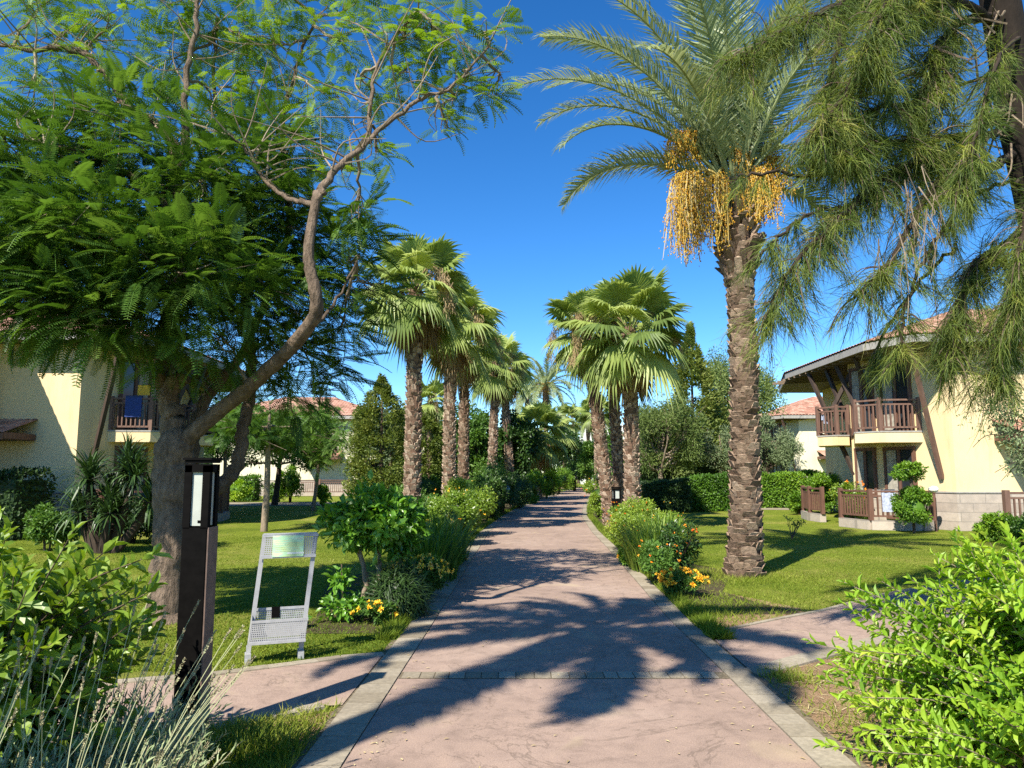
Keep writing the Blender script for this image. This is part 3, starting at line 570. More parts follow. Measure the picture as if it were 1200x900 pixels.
OCT = (np.array([(.5, 0, 0), (0, .5, 0), (-.5, 0, 0), (0, -.5, 0), (0, 0, .8), (0, 0, -.8)], float), [np.array([(0, 1, 4), (1, 2, 4), (2, 3, 4), (3, 0, 4), (1, 0, 5), (2, 1, 5), (3, 2, 5), (0, 3, 5)])])
def fruit_cluster(g, gs, P0, az, reach, drop, seed, spread=.28, ns=42, tn=(0, 1), lift=.12):
    r_ = rs(seed); o = np.array((math.cos(az), math.sin(az), 0)); K = np.array(P0)+o*reach+np.array((0, 0, lift))
    pts = spline([P0, np.array(P0)+o*reach*.55+np.array((0, 0, .25)), K], 5); tube(gs, pts, ramp_r(.035, .02, len(pts)), 5, .6)
    PP = []
    for i in range(ns):
        a = r_.uniform(0, 6.28); q = spread*math.sqrt(r_.random()); l = drop*r_.uniform(.6, 1.05); e = K+np.array((math.cos(a)*q, math.sin(a)*q, 0)); p = spline([K, K+(e-K)*.8+np.array((0, 0, .02-.05*r_.random())), e+o*.04+np.array((0, 0, -l*.45)), e+o*.04+r_.normal(0, .07, 3)+np.array((0, 0, -l))], 5); tube(gs, p, .0045, 3, r_.random(), 0, False)
        k = r_.integers(5, len(p), 26); PP.append(p[k]+r_.normal(0, .032, (26, 3)))
    PP = np.concatenate(PP); n = len(PP); I = np.eye(3); ax = [np.tile(I[k], (n, 1)) for k in range(3)]
    g.inst(OCT[0], OCT[1], PP, ax[0], ax[1], ax[2], r_.uniform(.013, .027, n), np.clip(r_.uniform(tn[0], tn[1], n), 0, 1))
def date_palm(name, label, loc, H, tr, L, seed, fronds, fruits, axis=None, group=None, boots_on=True, nl=70, wl=.026, lf=.42):
    t = thing(name, label, 'palm tree', (loc[0], loc[1], 0), group); r_ = rs(seed)
    ax = axis or (lambda z: np.array((0, 0, z)))
    def rf(z): return tr*(1.16-.28*min(1, z/H)+.34*math.exp(-z*2.2)+(.42*math.exp(-((z-H+1.0)/.62)**2)))
    g = Geo(); zs = np.linspace(0, H, 24); tube(g, [ax(z) for z in zs], [rf(z)*.95 for z in zs], 18, .15)
    if boots_on: boots(g, ax, rf, .0, H-1.35, .092, 8, .95, .045, .095, seed, lambda z, q: .6+q.normal(0, .20), .24); boots(g, ax, rf, H-1.45, H-.05, .10, 10, .55, .15, .20, seed+2, lambda z, q: .5+q.normal(0, .22), .35)
    g.build('trunk', M['date_boot'], t)
    g = Geo(); top = ax(H)
    for (az, el, l, cu) in fronds: date_frond(g, top+np.array((math.cos(az)*.12, math.sin(az)*.12, r_.uniform(-.1, .12))), az, el, l, r_, r_.uniform(.3, .75), cu, lf, nl, r_.normal(0, .35), wl)
    g.build('crown', M['date'], t)
    for i, (az, reach, drop, sp_, ns, *lf_) in enumerate(fruits):
        a = Geo(); b = Geo(); fruit_cluster(a, b, top+np.array((0, 0, .05)), az, reach, drop, seed+50+i, sp_, ns, (0, 1), lf_[0] if lf_ else .12); c = b.build('fruit_cluster', M['stalk'], t); a.build('fruit', M['fruit'], c)
    return t
def ring_fronds(n, L, seed, e0=85, e1=-25, cu=1.0):
    r_ = rs(seed); return [(i*2.39996+r_.normal(0, .1), R(e0+(e1-e0)*((i+.5)/n)**.9), L*r_.uniform(.85, 1.1), cu*r_.uniform(.85, 1.2)) for i in range(n)]
#PLANTS_HERE
# ------------------------------------------------------------------ houses
def hip_roof(g, poly, z, slope, maxt, pitch=.21, amp=.035, rows=9):
    P_ = [np.array(p, float) for p in poly]; n = len(P_); D = [unit(P_[(i+1) % n]-P_[i]) for i in range(n)]; N = [np.array((-d[1], d[0])) for d in D]
    for i in range(n):
        L = np.linalg.norm(P_[(i+1) % n]-P_[i]); m = int(L/pitch*4)+1; s = np.linspace(0, L, m); B = P_[i]+s[:, None]*D[i]; t = np.full(m, maxt)
        for j in range(n):
            if j == i: continue
            k = 1-N[i] @ N[j]
            if k < 1e-4: continue
            t = np.minimum(t, np.maximum((B-P_[j]) @ N[j], 0)/k)
        bump_ = amp*np.abs(np.sin(math.pi*s/pitch)); V = []
        for r in range(rows+1):
            f = r/rows; tt = np.minimum(t, maxt*f) if r < rows else t
            V.append(np.column_stack([B+tt[:, None]*N[i], z+slope*tt+bump_*(1 if r < rows else 1)+.012*(r % 2)]))
        V = np.concatenate(V); a = np.arange(rows)[:, None]*m; b = np.arange(m-1)[None]
        g.add(V, np.stack([a+b, a+b+1, a+m+b+1, a+m+b], -1).reshape(-1, 4), .5)
def rail(g, pts, z, h=.92, posts=True, sp=.13, pw=.09):
    pts = [np.array(p, float) for p in pts]
    for a, b in zip(pts[:-1], pts[1:]):
        L = np.linalg.norm(b-a); A = lambda p, zz: (p[0], p[1], zz)
        beam(g, A(a, z+h), A(b, z+h), .08, .05); beam(g, A(a, z+h-.13), A(b, z+h-.13), .04, .05); beam(g, A(a, z+.10), A(b, z+.10), .04, .05)
        n = max(1, int(L/sp))
        for i in range(n):
            c = a+(b-a)*(i+.5)/n; beam(g, A(c, z+.1), A(c, z+h-.13), .035, .05, .5)
    for p in pts: beam(g, (p[0], p[1], z-.02), (p[0], p[1], z+h+.07), pw, pw)
def house(label, tf, group=None, wing=False, plaster='plaster', sw='wood_warm'):
    def put(name, g, m, par):
        V = np.concatenate(g.v); g.v = [tf(V)]; return g.build(name, m, par, org)
    org = tf(np.array([(14., 23., 0.)]))[0]
    t = thing('house', label, 'house', org, group)
    W = [(12.2, 20.5), (22, 20.5), (22, 32), (13.5, 32), (13, 28.2), (10.9, 23.8)]
    g = Geo(); prism(g, W, 0, 5.12); wall = put('wall', g, M[plaster], t)
    g = Geo(); c = np.mean(W, 0); W2 = [tuple(np.array(p)+unit(np.array(p)-c)*.05) for p in W]; prism(g, W2, 0, 1.02); put('stone_plinth', g, M['stone'], t)
    g = Geo(); W3 = [tuple(np.array(p)+unit(np.array(p)-c)*.075) for p in W]; prism(g, W3, 1.02, 1.06); put('plinth_ledge', g, M['fascia'], t)
    E = [(10.95, 19.85), (23, 19.85), (23, 33), (12, 33), (10.45, 28), (10.3, 21.4)]
    g = Geo(); Eo = [tuple(np.array(p)+unit(np.array(p)-np.mean(E, 0))*.07) for p in E]; hip_roof(g, Eo, 5.345, .36, 4.6); roof = put('roof', g, M['tile'], t)
    g = Geo()
    for a, b in zip(E, E[1:]+E[:1]): beam(g, (*a, 5.22), (*b, 5.22), .05, .20)
    put('fascia', g, M['fascia'], roof)
    g = Geo(); prism(g, E, 5.13, 5.17)
    for y in np.arange(20.2, 28, .55): beam(g, (10.4, y+1.4, 5.09), (12.6, y, 5.09), .06, .09)
    put('soffit', g, M['soffit'], roof)
    # diagonal wall openings
    A = np.array((12.2, 20.5)); B = np.array((10.9, 23.8)); d = unit(B-A); nn = np.array((-abs(d[1]), -abs(d[0]))); ang = math.atan2(d[1], d[0])
    def opening(s, z0, z1, wd, name):
        c = A+d*s+nn*.03; f = Geo()
        for sx in (-1, 0, 1): q = c+d*sx*wd/2; box(f, (q[0], q[1], (z0+z1)/2), (.09, .10, z1-z0), ang)
        for zz in (z0, z1): box(f, (c[0], c[1], zz), (wd+.1, .11, .09), ang)
        fr = put(name, f, M['wood'], t); f = Geo(); box(f, (c[0]-nn[0]*.01, c[1]-nn[1]*.01, (z0+z1)/2), (wd, .05, z1-z0), ang); put('pane', f, M['glass'], fr); f = Geo(); q = c+d*wd*.27+nn*.018; box(f, (q[0], q[1], (z0+z1)/2), (wd*.34, .03, z1-z0-.12), ang); put('curtain', f, M['curtain'], fr)
    opening(1.75, 2.80, 4.85, 1.0, 'balcony_door'); opening(3.0, 2.80, 4.85, .8, 'balcony_door'); opening(1.75, .25, 2.3, 1.0, 'patio_door'); opening(3.0, .9, 2.3, .7, 'window')
    # balconies
    B1 = [(11.85, 21.38), (10.7, 21.5), (10.25, 22.15), (10.93, 23.7), (11.6, 22.4)]
    B2 = [(10.86, 23.85), (10.45, 23.8), (10.1, 24.5), (10.75, 25.9), (11.95, 26.0)]
    for Bp, rr in ((B1, B1[:4]), (B2, B2[:5])):
        g = Geo(); prism(g, Bp, 2.45, 2.74); b = put('balcony', g, M[plaster], t)
        g = Geo(); prism(g, [tuple(np.mean(Bp, 0)+(np.array(p)-np.mean(Bp, 0))*1.02) for p in Bp], 2.742, 2.785); put('balcony_edge', g, M['fascia'], b)
        g = Geo(); rail(g, [np.array(np.mean(Bp, 0))+(np.array(p)-np.mean(Bp, 0))*.95 for p in rr], 2.79, .9, sp=.12); put('railing', g, M['wood_warm'], b)
    for a, b, m in (((12.02, 20.85, 1.42), (10.95, 20.1, 5.1), sw), ((10.95, 23.8, 1.5), (10.5, 26, 5.1), 'wood_dark'), ((10.93, 23.7, 2.7), (10.7, 25.0, 5.1), 'wood_dark'), ((11.2, 22.9, 3.6), (10.55, 22.5, 5.1), 'wood_dark'), ((11.0, 23.5, 3.5), (10.55, 23.9, 5.1), 'wood_dark'), ((10.35, 24.3, 3.3), (11.1, 23.6, 5.1), 'wood_dark')):
        g = Geo(); beam(g, a, b, .10, .12); put('roof_strut', g, M[m], t)
    # canopy on the front wall
    g = Geo(); V = []; s = np.linspace(0, 2.6, 52); bm = .03*np.abs(np.sin(math.pi*s/.2))
    for f in (0, .5, 1): V.append(np.column_stack([13.3+s, np.full(52, 19.1+1.4*f), 2.60+.42*f+bm]))
    V = np.concatenate(V); g.add(V, np.array([(r*52+i, r*52+i+1, (r+1)*52+i+1, (r+1)*52+i) for r in range(2) for i in range(51)])); cn = put('window_canopy', g, M['tile'], t)
    g = Geo(); box(g, (14.6, 19.14, 2.50), (2.6, .06, .16)); box(g, (13.33, 19.80, 2.53), (.06, 1.28, .16)); box(g, (14.6, 19.8, 2.46), (2.55, 1.28, .05)); put('canopy_board', g, M['wood'], cn)
    if wing:
        g = Geo(); prism(g, [(14.8, 15.6), (21, 15.6), (21, 20.4), (14.8, 20.4)], 0, 5.12); put('wing_wall', g, M[plaster], t)
        g = Geo(); E2 = [(13.95, 14.6), (22, 14.6), (22, 21.5), (13.95, 21.5)]; hip_roof(g, E2, 5.3, .36, 3.2); wr = put('wing_roof', g, M['tile'], t)
        g = Geo(); prism(g, E2, 5.11, 5.29); put('wing_soffit', g, M['soffit'], wr)
    # patio fence on a stone kerb
    g = Geo(); pp = [(11.75, 20.9), (11.2, 20.55), (10.0, 20.9), (9.75, 22.2)]; rail(g, pp, .28, .78, sp=.12, pw=.11); pf = put('patio_railing', g, M['wood'], t)
    g = Geo()
    for a, b in zip(pp[:-1], pp[1:]): beam(g, (*a, .13), (*b, .13), .2, .26)
    put('patio_kerb', g, M['stone'], pf)
    g = Geo(); pp = [(9.95, 24.0), (9.9, 24.9), (10.2, 26.2)]; rail(g, pp, .28, .78, sp=.12, pw=.11); pf = put('patio_railing', g, M['wood'], t)
    g = Geo()
    for a, b in zip(pp[:-1], pp[1:]): beam(g, (*a, .13), (*b, .13), .2, .26)
    put('patio_kerb', g, M['stone'], pf)
    g = Geo(); pp = [(12.55, 19.0), (14.4, 19.0), (17, 19.0)]; rail(g, pp, .22, .85, sp=.13, pw=.13); put('patio_railing', g, M['wood_warm'], t)
    return t
sh = lambda dx, dy, mir=1: (lambda V: np.column_stack([V[:, 0]*mir+dx, V[:, 1]+dy, V[:, 2]]))
house('cream two-storey house with bay balcony and tiled roof behind the casuarina branches', sh(0, 0))
house('cream two-storey house with tiled canopy, mostly hidden behind the big feathery tree', sh(.35, -.3, -1), wing=True, sw='wood_dark')
house('distant cream house with terracotta roof between hedge and the balconied house', sh(7, 29), plaster='plaster2')
house('distant cream house beyond the lawn with a shadow triangle on its wall', sh(1.9, 29.5, -1), plaster='plaster2')
house('small far-off house with red tiled roof glimpsed between palm trunks', sh(6.9, 56, -1), plaster='plaster2')
# towels on railings
def towel(label, c, wd, h, ang, m, name='towel'):
    t = Geo(); nx, nz = 8, 8; V = []
    for side in (-1, 1):
        for k in range(nz):
            z = -h*k/(nz-1)*(1 if side < 0 else .6)
            for i in range(nx):
                x = (i/(nx-1)-.5)*wd; y = side*(.03+.01*math.sin(i*1.9+k*.3))
                V.append((c[0]+x*math.cos(ang)-y*math.sin(ang), c[1]+x*math.sin(ang)+y*math.cos(ang), c[2]+z))
    F = []
    for s in (0, 1):
        for k in range(nz-1):
            for i in range(nx-1): b = s*nx*nz+k*nx+i; F.append((b, b+1, b+nx+1, b+nx))
    for i in range(nx-1): F.append((i, i+1, nx*nz+i+1, nx*nz+i))
    t.add(V, np.array(F)); return tag(t.build(name, M[m], None, c, smooth=True), label, 'towel')
towel('white and blue towel hung over the ground floor patio rail', (10.45, 20.77, 1.12), .34, .62, -.28, 'whitecloth')
towel('dark blue towel hung over the balcony rail behind the big feathery tree', (-10.85, 21.15, 3.78), .45, .62, .1, 'pool')
towel('yellow cloth draped above the dark blue towel on the balcony', (-10.75, 21.5, 4.12), .34, .3, .1, 'yellowcloth')
towel('pale striped towel hung on the far balcony rail', P(966, 486, 24.3), .2, .3, .4, 'whitecloth')
# garden wall lamp and pergola
t = thing('garden_lamp', 'white mushroom lamp on a short post at the patio corner', 'lamp', (11.45, 20.3, 0))
g = Geo(); tube(g, [(0, 0, 0), (0, 0, 1.02)], .035, 8); g.build('post', M['wood'], t)
g = Geo(); blob(g, (0, 0, 1.13), (.13, .13, .09), 1, 0.02); g.build('lamp_shade', M['white'], t)
pg = P(684, 500, 95); t = thing('pergola', 'dark timber pergola above a white terrace wall beyond the path', 'pergola', (pg[0], 95, 0))
g = Geo(); zt = P(684, 486, 95)[2]; zb = P(684, 498, 95)[2]
for dx in (-.2, 3.2): beam(g, (dx, 0, zb-.2), (dx, 0, zt), .35, .35)
beam(g, (-1.6, 0, zt), (5, 0, zt), .3, .3); beam(g, (-1.4, 3, zt), (5, 3, zt), .3, .3); beam(g, (-.2, 0, zt), (-.2, 3, zt), .25, .25); beam(g, (-.2, 0, zt-1), (.9, 0, zt), .15, .15)
g.build('frame', M['wood_dark'], t); g = Geo(); box(g, (4, 3, zb/2), (8, 6, zb)); g.build('terrace_wall', M['white'], t)
# ------------------------------------------------------------------ feathery tree (jacaranda like)
tb = G(195, 727); bx, by = tb
t = thing('feathery_tree', 'big jacaranda-like tree with forked grey trunk and fern-like fronds beside the bollard lamp', 'tree', (bx, by, 0)); org = (bx, by, 0)
g = Geo(); limbs = []
def limb(px, r0, r1, val=.5, n=6, jit=.012, seed=0, k=9, p=.8):
    pts = spline([P(*q) for q in px], n, jit, seed); tube(g, pts, ramp_r(r0, r1, len(pts), p), k, val, wob=.06, seed=seed); limbs.append(pts); return pts
Pb = np.array((bx, by, -.05))
pts = spline([Pb, P(197, 690, by), P(200, 640, by), P(199, 590, by), P(203, 545, by), P(205, 515, by), P(202, 490, by+.05), P(196, 462, by+.1)], 6, .012, 1)
tube(g, pts, np.interp(np.linspace(0, 1, len(pts)), [0, .05, .15, .36, .55, .66, .78, 1], [.29, .22, .185, .17, .21, .205, .14, .105]), 14, .75, wob=.05, seed=1); limbs.append(pts)
limb([(202, 560, by), (210, 528, by), (228, 506, by-.05), (262, 478, by-.15), (300, 447, by-.5), (340, 408, by-.9), (368, 372, by-1.2), (370, 345, by-1.3), (364, 318, by-1.3), (362, 290, by-1.3), (370, 233, by-1.2)], .108, .046, .65, jit=.003, seed=2, k=12)
limb([(370, 235, by-1.2), (378, 218, by-1.1), (400, 194, by-.9), (430, 168, by-.7), (480, 123, by-.5), (527, 103, by-.5), (572, 55, by-.5)], .05, .012, .8, seed=3)
limb([(433, 167, by-.5), (435, 107, by-.4), (450, 60, by-.4), (490, 13, by-.4)], .03, .010, .7, seed=4)
limb([(368, 240, by-1.2), (340, 232, by-.9), (313, 213, by-.7), (290, 177, by-.7), (267, 157, by-.8)], .032, .012, .7, seed=5)
limb([(201, 485, by+.05), (194, 458, by+.1), (190, 420, by+.1), (200, 360, by+.1), (212, 280, by+.1), (205, 200, by), (200, 160, by), (150, 123, by), (117, 80, by), (83, 57, by), (33, 60, by), (0, 52, by), (-40, 40, by)], .115, .012, .55, seed=6, k=10)
limb([(196, 465, by), (206, 446, by-.02), (219, 441, by-.05)], .10, .085, .7, seed=7)
limb([(210, 230, by), (217, 150, by), (217, 110, by), (226, 50, by), (232, -5, by), (240, -60, by)], .055, .02, .7, seed=8)
limb([(212, 600, by+.15), (235, 580, by+.4), (262, 566, by+.5), (278, 545, by+.5), (284, 505, by+.5), (293, 462, by+.6), (293, 405, by+.7), (290, 350, by+.7), (290, 287, by+.7), (287, 233, by+.7), (263, 193, by+.7), (262, 155, by+.7), (250, 100, by+.7), (255, 20, by+.7)], .105, .018, .55, seed=9, k=10)
limb([(224, 545, by+.3), (228, 505, by+.35), (240, 470, by+.4), (262, 440, by+.45), (284, 412, by+.5), (320, 330, by+.5), (340, 250, by+.5), (330, 160, by+.5), (345, 90, by+.5), (370, 20, by+.5)], .085, .016, .5, seed=10)
limb([(208, 260, by), (170, 215, by-.3), (110, 180, by-.6), (50, 170, by-.8), (0, 155, by-.9)], .04, .012, .5, seed=11)
limb([(200, 350, by+.1), (150, 330, by-.4), (100, 320, by-.8), (50, 330, by-1.1)], .045, .012, .4, seed=12)
limb([(345, 402, by-.95), (360, 390, by-.9), (395, 350, by-.6), (420, 300, by-.3)], .03, .01, .4, seed=13)
tr_ = g.build('trunk', M['bark'], t, org, smooth=True)
lp_all = np.concatenate(limbs)
low = [(30, 350, 6.9, .5), (110, 365, 6.9, .45), (5, 300, 7, .5), (60, 385, 7.6, .35), (60, 210, 8, .85), (150, 160, 8, .8), (240, 215, 7.9, .9), (325, 265, 8.5, .85), (120, 285, 7.3, .85), (215, 320, 7.2, .85), (40, 320, 7.5, .6), (310, 345, 7.9, .6), (410, 290, 8.5, .45), (435, 335, 8.4, .32), (60, 265, 7.0, .7), (165, 375, 7.4, .5), (255, 385, 7.8, .5), (85, 350, 6.9, .45), (350, 410, 8.6, .5), (-60, 250, 8, .9), (400, 380, 8.6, .32), (300, 180, 8.5, .7), (10, 190, 7.6, .5), (300, 300, 8.9, .8), (180, 250, 8.8, .9), (90, 150, 8.2, .5), (420, 250, 7.9, .28), (345, 460, 9.2, .42), (290, 420, 9.0, .4), (120, 400, 7.6, .3), (380, 340, 8.8, .5), (150, 340, 8.6, .7), (235, 300, 8.9, .8), (80, 300, 8.6, .8), (205, 415, 8.2, .35), (30, 380, 7.2, .35), (390, 430, 9.0, .35)]
high = [(60, 60, 8.5, .45), (130, 30, 8.5, .6), (200, 70, 9, .5), (250, 40, 9, .6), (320, 50, 8.8, .55), (400, 40, 8.4, .45), (470, 50, 8.0, .42), (530, 55, 7.9, .40), (572, 110, 8, .24), (520, 120, 8, .28), (440, 110, 8.3, .35), (380, 110, 8.5, .42), (300, 110, 9, .5), (440, 178, 8, .22), (525, 150, 8, .2), (250, 120, 8.6, .5), (130, 95, 8.4, .5), (400, 200, 8.2, .3), (490, 20, 8, .4), (570, 40, 7.9, .3), (200, -10, 8.6, .6), (330, -20, 8.6, .6), (60, 0, 8.6, .5), (430, -20, 8.4, .5), (250, 260, 9.2, .6), (545, 95, 8, .3), (480, 85, 8.1, .3), (350, 160, 8.8, .4), (40, 110, 8.3, .35), (290, 65, 9.2, .4)]
g = Geo(); tw = Geo(); r_ = rs(101)
def fronds_at(g, lst, tmpl, dens, ln, tn, flat, seed):
    r_ = rs(seed)
    for (u, v, Y, rad) in lst:
        c = P(u, v, Y); n = int(dens*(rad/.6)**2); d = unit(r_.normal(0, 1, (n, 3)))*r_.random((n, 1))**.5*rad*np.array((1, 1, flat)); p = c+d
        out = p-np.array((bx, by, c[2]))*1.0; D = unit(out)*.35+d/rad*.7+np.column_stack([r_.normal(0, .5, n), r_.normal(0, .5, n)-.1, r_.normal(.05, .22, n)])
        Up = np.column_stack([r_.normal(0, .28, (n, 2)), np.ones(n)]); A, B, C = frames(D, Up); l = ln*r_.uniform(.7, 1.2, n)
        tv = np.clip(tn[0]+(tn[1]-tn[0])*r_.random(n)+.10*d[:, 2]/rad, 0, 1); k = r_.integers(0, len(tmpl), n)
        for i, T in enumerate(tmpl): m = k == i; g.inst(T[0], T[1], p[m], A[m], B[m], C[m], l[m], tv[m])
        # twig joining the clump to the nearest limb
        q = lp_all[np.argmin(np.linalg.norm(lp_all-c+np.array((0, 0, -.2)), axis=1))]; pts = spline([q, (q+c)/2+r_.normal(0, .08, 3), c], 4, .01, int(u+v)); tube(tw, pts, ramp_r(.022, .008, len(pts)), 5, r_.random())
        for j in r_.integers(0, n, 9): e = p[j]; m0 = pts[r_.integers(3, len(pts))]; tube(tw, spline([m0, (m0+e)/2+r_.normal(0, .05, 3), e], 3), ramp_r(.008, .003, 7), 4, r_.random())
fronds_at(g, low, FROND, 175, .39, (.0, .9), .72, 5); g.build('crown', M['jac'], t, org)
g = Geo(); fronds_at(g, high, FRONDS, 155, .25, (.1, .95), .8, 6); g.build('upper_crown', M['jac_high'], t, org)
for i in range(420):
    q = lp_all[r_.integers(0, len(lp_all))]
    if q[2] < 4.6: continue
    e = q+np.array((r_.normal(.1, .5), r_.normal(0, .4), r_.uniform(-.1, .8))); tube(tw, spline([q, (q+e)/2+r_.normal(0, .1, 3), e], 4), ramp_r(.011, .003, 9), 4, r_.uniform(.4, 1))
tw.build('twigs', M['bark_pale'], tr_, (0, 0, 0))
bpy.data.objects['twigs'].location = (-bx, -by, 0)
# ------------------------------------------------------------------ date palm with fruit
dpx = [(872, 675), (874, 600), (873, 500), (872, 430), (869, 370), (866, 320), (863, 250), (861, 222)]; Yd = G(872, 675)[1]; dp = np.array([P(u, v, Yd) for u, v in dpx]); dp[0, 2] = 0; dH = dp[-1, 2]
dax = lambda z: np.array((np.interp(z, dp[:, 2], dp[:, 0])-dp[0, 0], 0, z))
F_ = [(R(182), R(56), 4.3, 1.12), (R(197), R(64), 4.2, 1.1), (R(176), R(30), 3.0, 1.25), (R(215), R(68), 4.0, 1.05), (R(160), R(66), 4.1, 1.05), (R(120), R(72), 3.9, .8), (R(250), R(76), 4.0, .7), (R(80), R(80), 3.8, .6), (R(300), R(76), 3.9, .85), (R(20), R(70), 3.9, 1.0), (R(350), R(60), 3.6, 1.1), (R(5), R(34), 2.7, 1.3), (R(40), R(55), 3.4, 1.2), (R(330), R(48), 3.2, 1.3), (R(140), R(50), 3.3, 1.2), (R(230), R(56), 3.3, 1.2), (R(280), R(66), 3.6, 1.0), (R(100), R(60), 3.4, 1.1), (R(185), R(80), 4.1, .7), (R(205), R(84), 4.2, .4), (R(345), R(82), 4.1, .5), (R(90), R(86), 3.8, .3), (R(265), R(84), 4.2, .45), (R(60), R(70), 3.7, .9), (R(310), R(68), 3.6, 1.0), (R(150), R(78), 4.0, .7), (R(190), R(44), 3.2, 1.3), (R(15), R(20), 2.0, 1.3), (R(240), R(70), 3.9, .95), (R(178), R(70), 4.3, 1.0), (R(0), R(75), 4.0, .8), (R(170), R(60), 3.8, 1.25)]
FR = [(R(188), .82, 1.35, .30, 110, .12), (R(172), .62, 1.0, .28, 80, .10), (R(215), .50, 1.15, .24, 70, .0), (R(185), .85, .55, .26, 60, .85), (R(320), .24, .8, .28, 90, .05), (R(340), .42, .9, .22, 70, .2), (R(290), .12, .9, .16, 60, .95), (R(10), .50, .7, .24, 60, 1.15), (R(350), .66, .7, .2, 40, .45)]
date_palm('date_palm', 'tall date palm with scaly trunk and hanging yellow fruit clusters on the lawn', (dp[0, 0], Yd), dH, .188, 3.2, 7, F_, FR, dax, nl=92, lf=.60, wl=.027)
# second palm standing beside the walker, only its shadow reaches the picture
date_palm('date_palm', 'date palm behind the viewer whose crown shades the pink path', (-3.9, .1), 9.3, .20, 2.5, 17, ring_fronds(32, 2.4, 5, 75, -35, 1.2), [], boots_on=False, nl=50, wl=.055)
# ------------------------------------------------------------------ casuarina
cb = P(1180, 50, 7.2); t = thing('casuarina_tree', 'casuarina with drooping needle branches framing the balconied house', 'tree', (cb[0], 7.2, 0)); org = (cb[0], 7.2, 0)
g = Geo(); tp = spline([(cb[0]+.75, 7.2, -.05), (cb[0]+.55, 7.2, 2), (cb[0]+.22, 7.2, 4), (cb[0]-.06, 7.2, 6.5), (cb[0]-.1, 7.2, 9)], 6, .01, 4); tube(g, tp, ramp_r(.25, .15, len(tp)), 14, .0, wob=.08, seed=3)
BR = [ # branch pixel polylines (u, v, Y), amount of foliage 0..1 from start
 [(1160, -40, 7.2), (1080, -35, 6.8), (1010, -5, 6.5), (950, 22, 6.3), (895, 50, 6.2), (855, 74, 6.2)],
 [(1170, 30, 7.1), (1130, 5, 6.8), (1070, 10, 6.5), (1030, 50, 6.4), (990, 110, 6.2), (950, 160, 6.1)],
 [(1165, 20, 7.1), (1130, 25, 6.9), (1103, 50, 6.7), (1092, 90, 6.6), (1085, 120, 6.6), (1030, 125, 6.4), (985, 150, 6.2)],
 [(1190, 150, 7.2), (1140, 160, 6.9), (1080, 165, 6.6), (1010, 170, 6.3), (960, 190, 6.2)],
 [(1190, 120, 7.2), (1150, 150, 7.0), (1100, 185, 6.8), (1040, 205, 6.5), (980, 260, 6.2), (930, 310, 6.1), (898, 370, 6.1)],
 [(1190, 180, 7.2), (1150, 200, 6.9), (1100, 215, 6.6), (1070, 260, 6.4), (1040, 310, 6.3), (1000, 350, 6.2)],
 [(1195, 210, 7.1), (1160, 220, 6.8), (1120, 250, 6.6), (1085, 300, 6.4), (1062, 360, 6.3), (1048, 430, 6.3)],
 [(1215, 260, 7.1), (1180, 285, 6.8), (1150, 305, 6.6), (1130, 340, 6.5), (1120, 380, 6.5), (1114, 415, 6.5)],
 [(1230, 300, 7.0), (1200, 320, 6.7), (1180, 360, 6.5), (1170, 410, 6.4), (1168, 440, 6.4)],
 [(1190, -20, 7.2), (1150, -60, 6.8), (1100, -60, 6.4), (1050, -20, 6.2), (1030, 30, 6.0), (1015, 75, 6.0)],
 [(1200, 40, 7.2), (1175, 60, 6.6), (1155, 110, 6.2), (1140, 170, 6.0), (1120, 230, 6.0)],
 [(1240, 230, 7.0), (1210, 240, 6.6), (1195, 300, 6.2), (1190, 360, 6.1)],
 [(1150, 165, 6.9), (1050, 195, 6.4), (960, 205, 6.2), (905, 202, 6.1), (865, 206, 6.1)],
 [(1120, 180, 6.8), (1010, 235, 6.4), (950, 250, 6.2), (915, 275, 6.1), (892, 298, 6.1)],
 [(1120, 290, 7.4), (1080, 330, 7.6), (1030, 400, 7.9), (1028, 440, 7.9)],
 [(1150, -10, 7.4), (1080, -60, 7.4), (1020, -30, 7.2), (985, 40, 7.0), (975, 100, 7.0), (985, 160, 7.0)],
 [(1170, 80, 7.4), (1120, 100, 7.5), (1060, 90, 7.5), (1020, 150, 7.4), (1000, 220, 7.3)],
]
DENS = [.45, .8, .85, .7, .6, .4, .2, .8, .75, .7, .3, .9, .04, .12, .12, .55, .12]
ng = Geo(); tg = Geo(); r_ = rs(202)
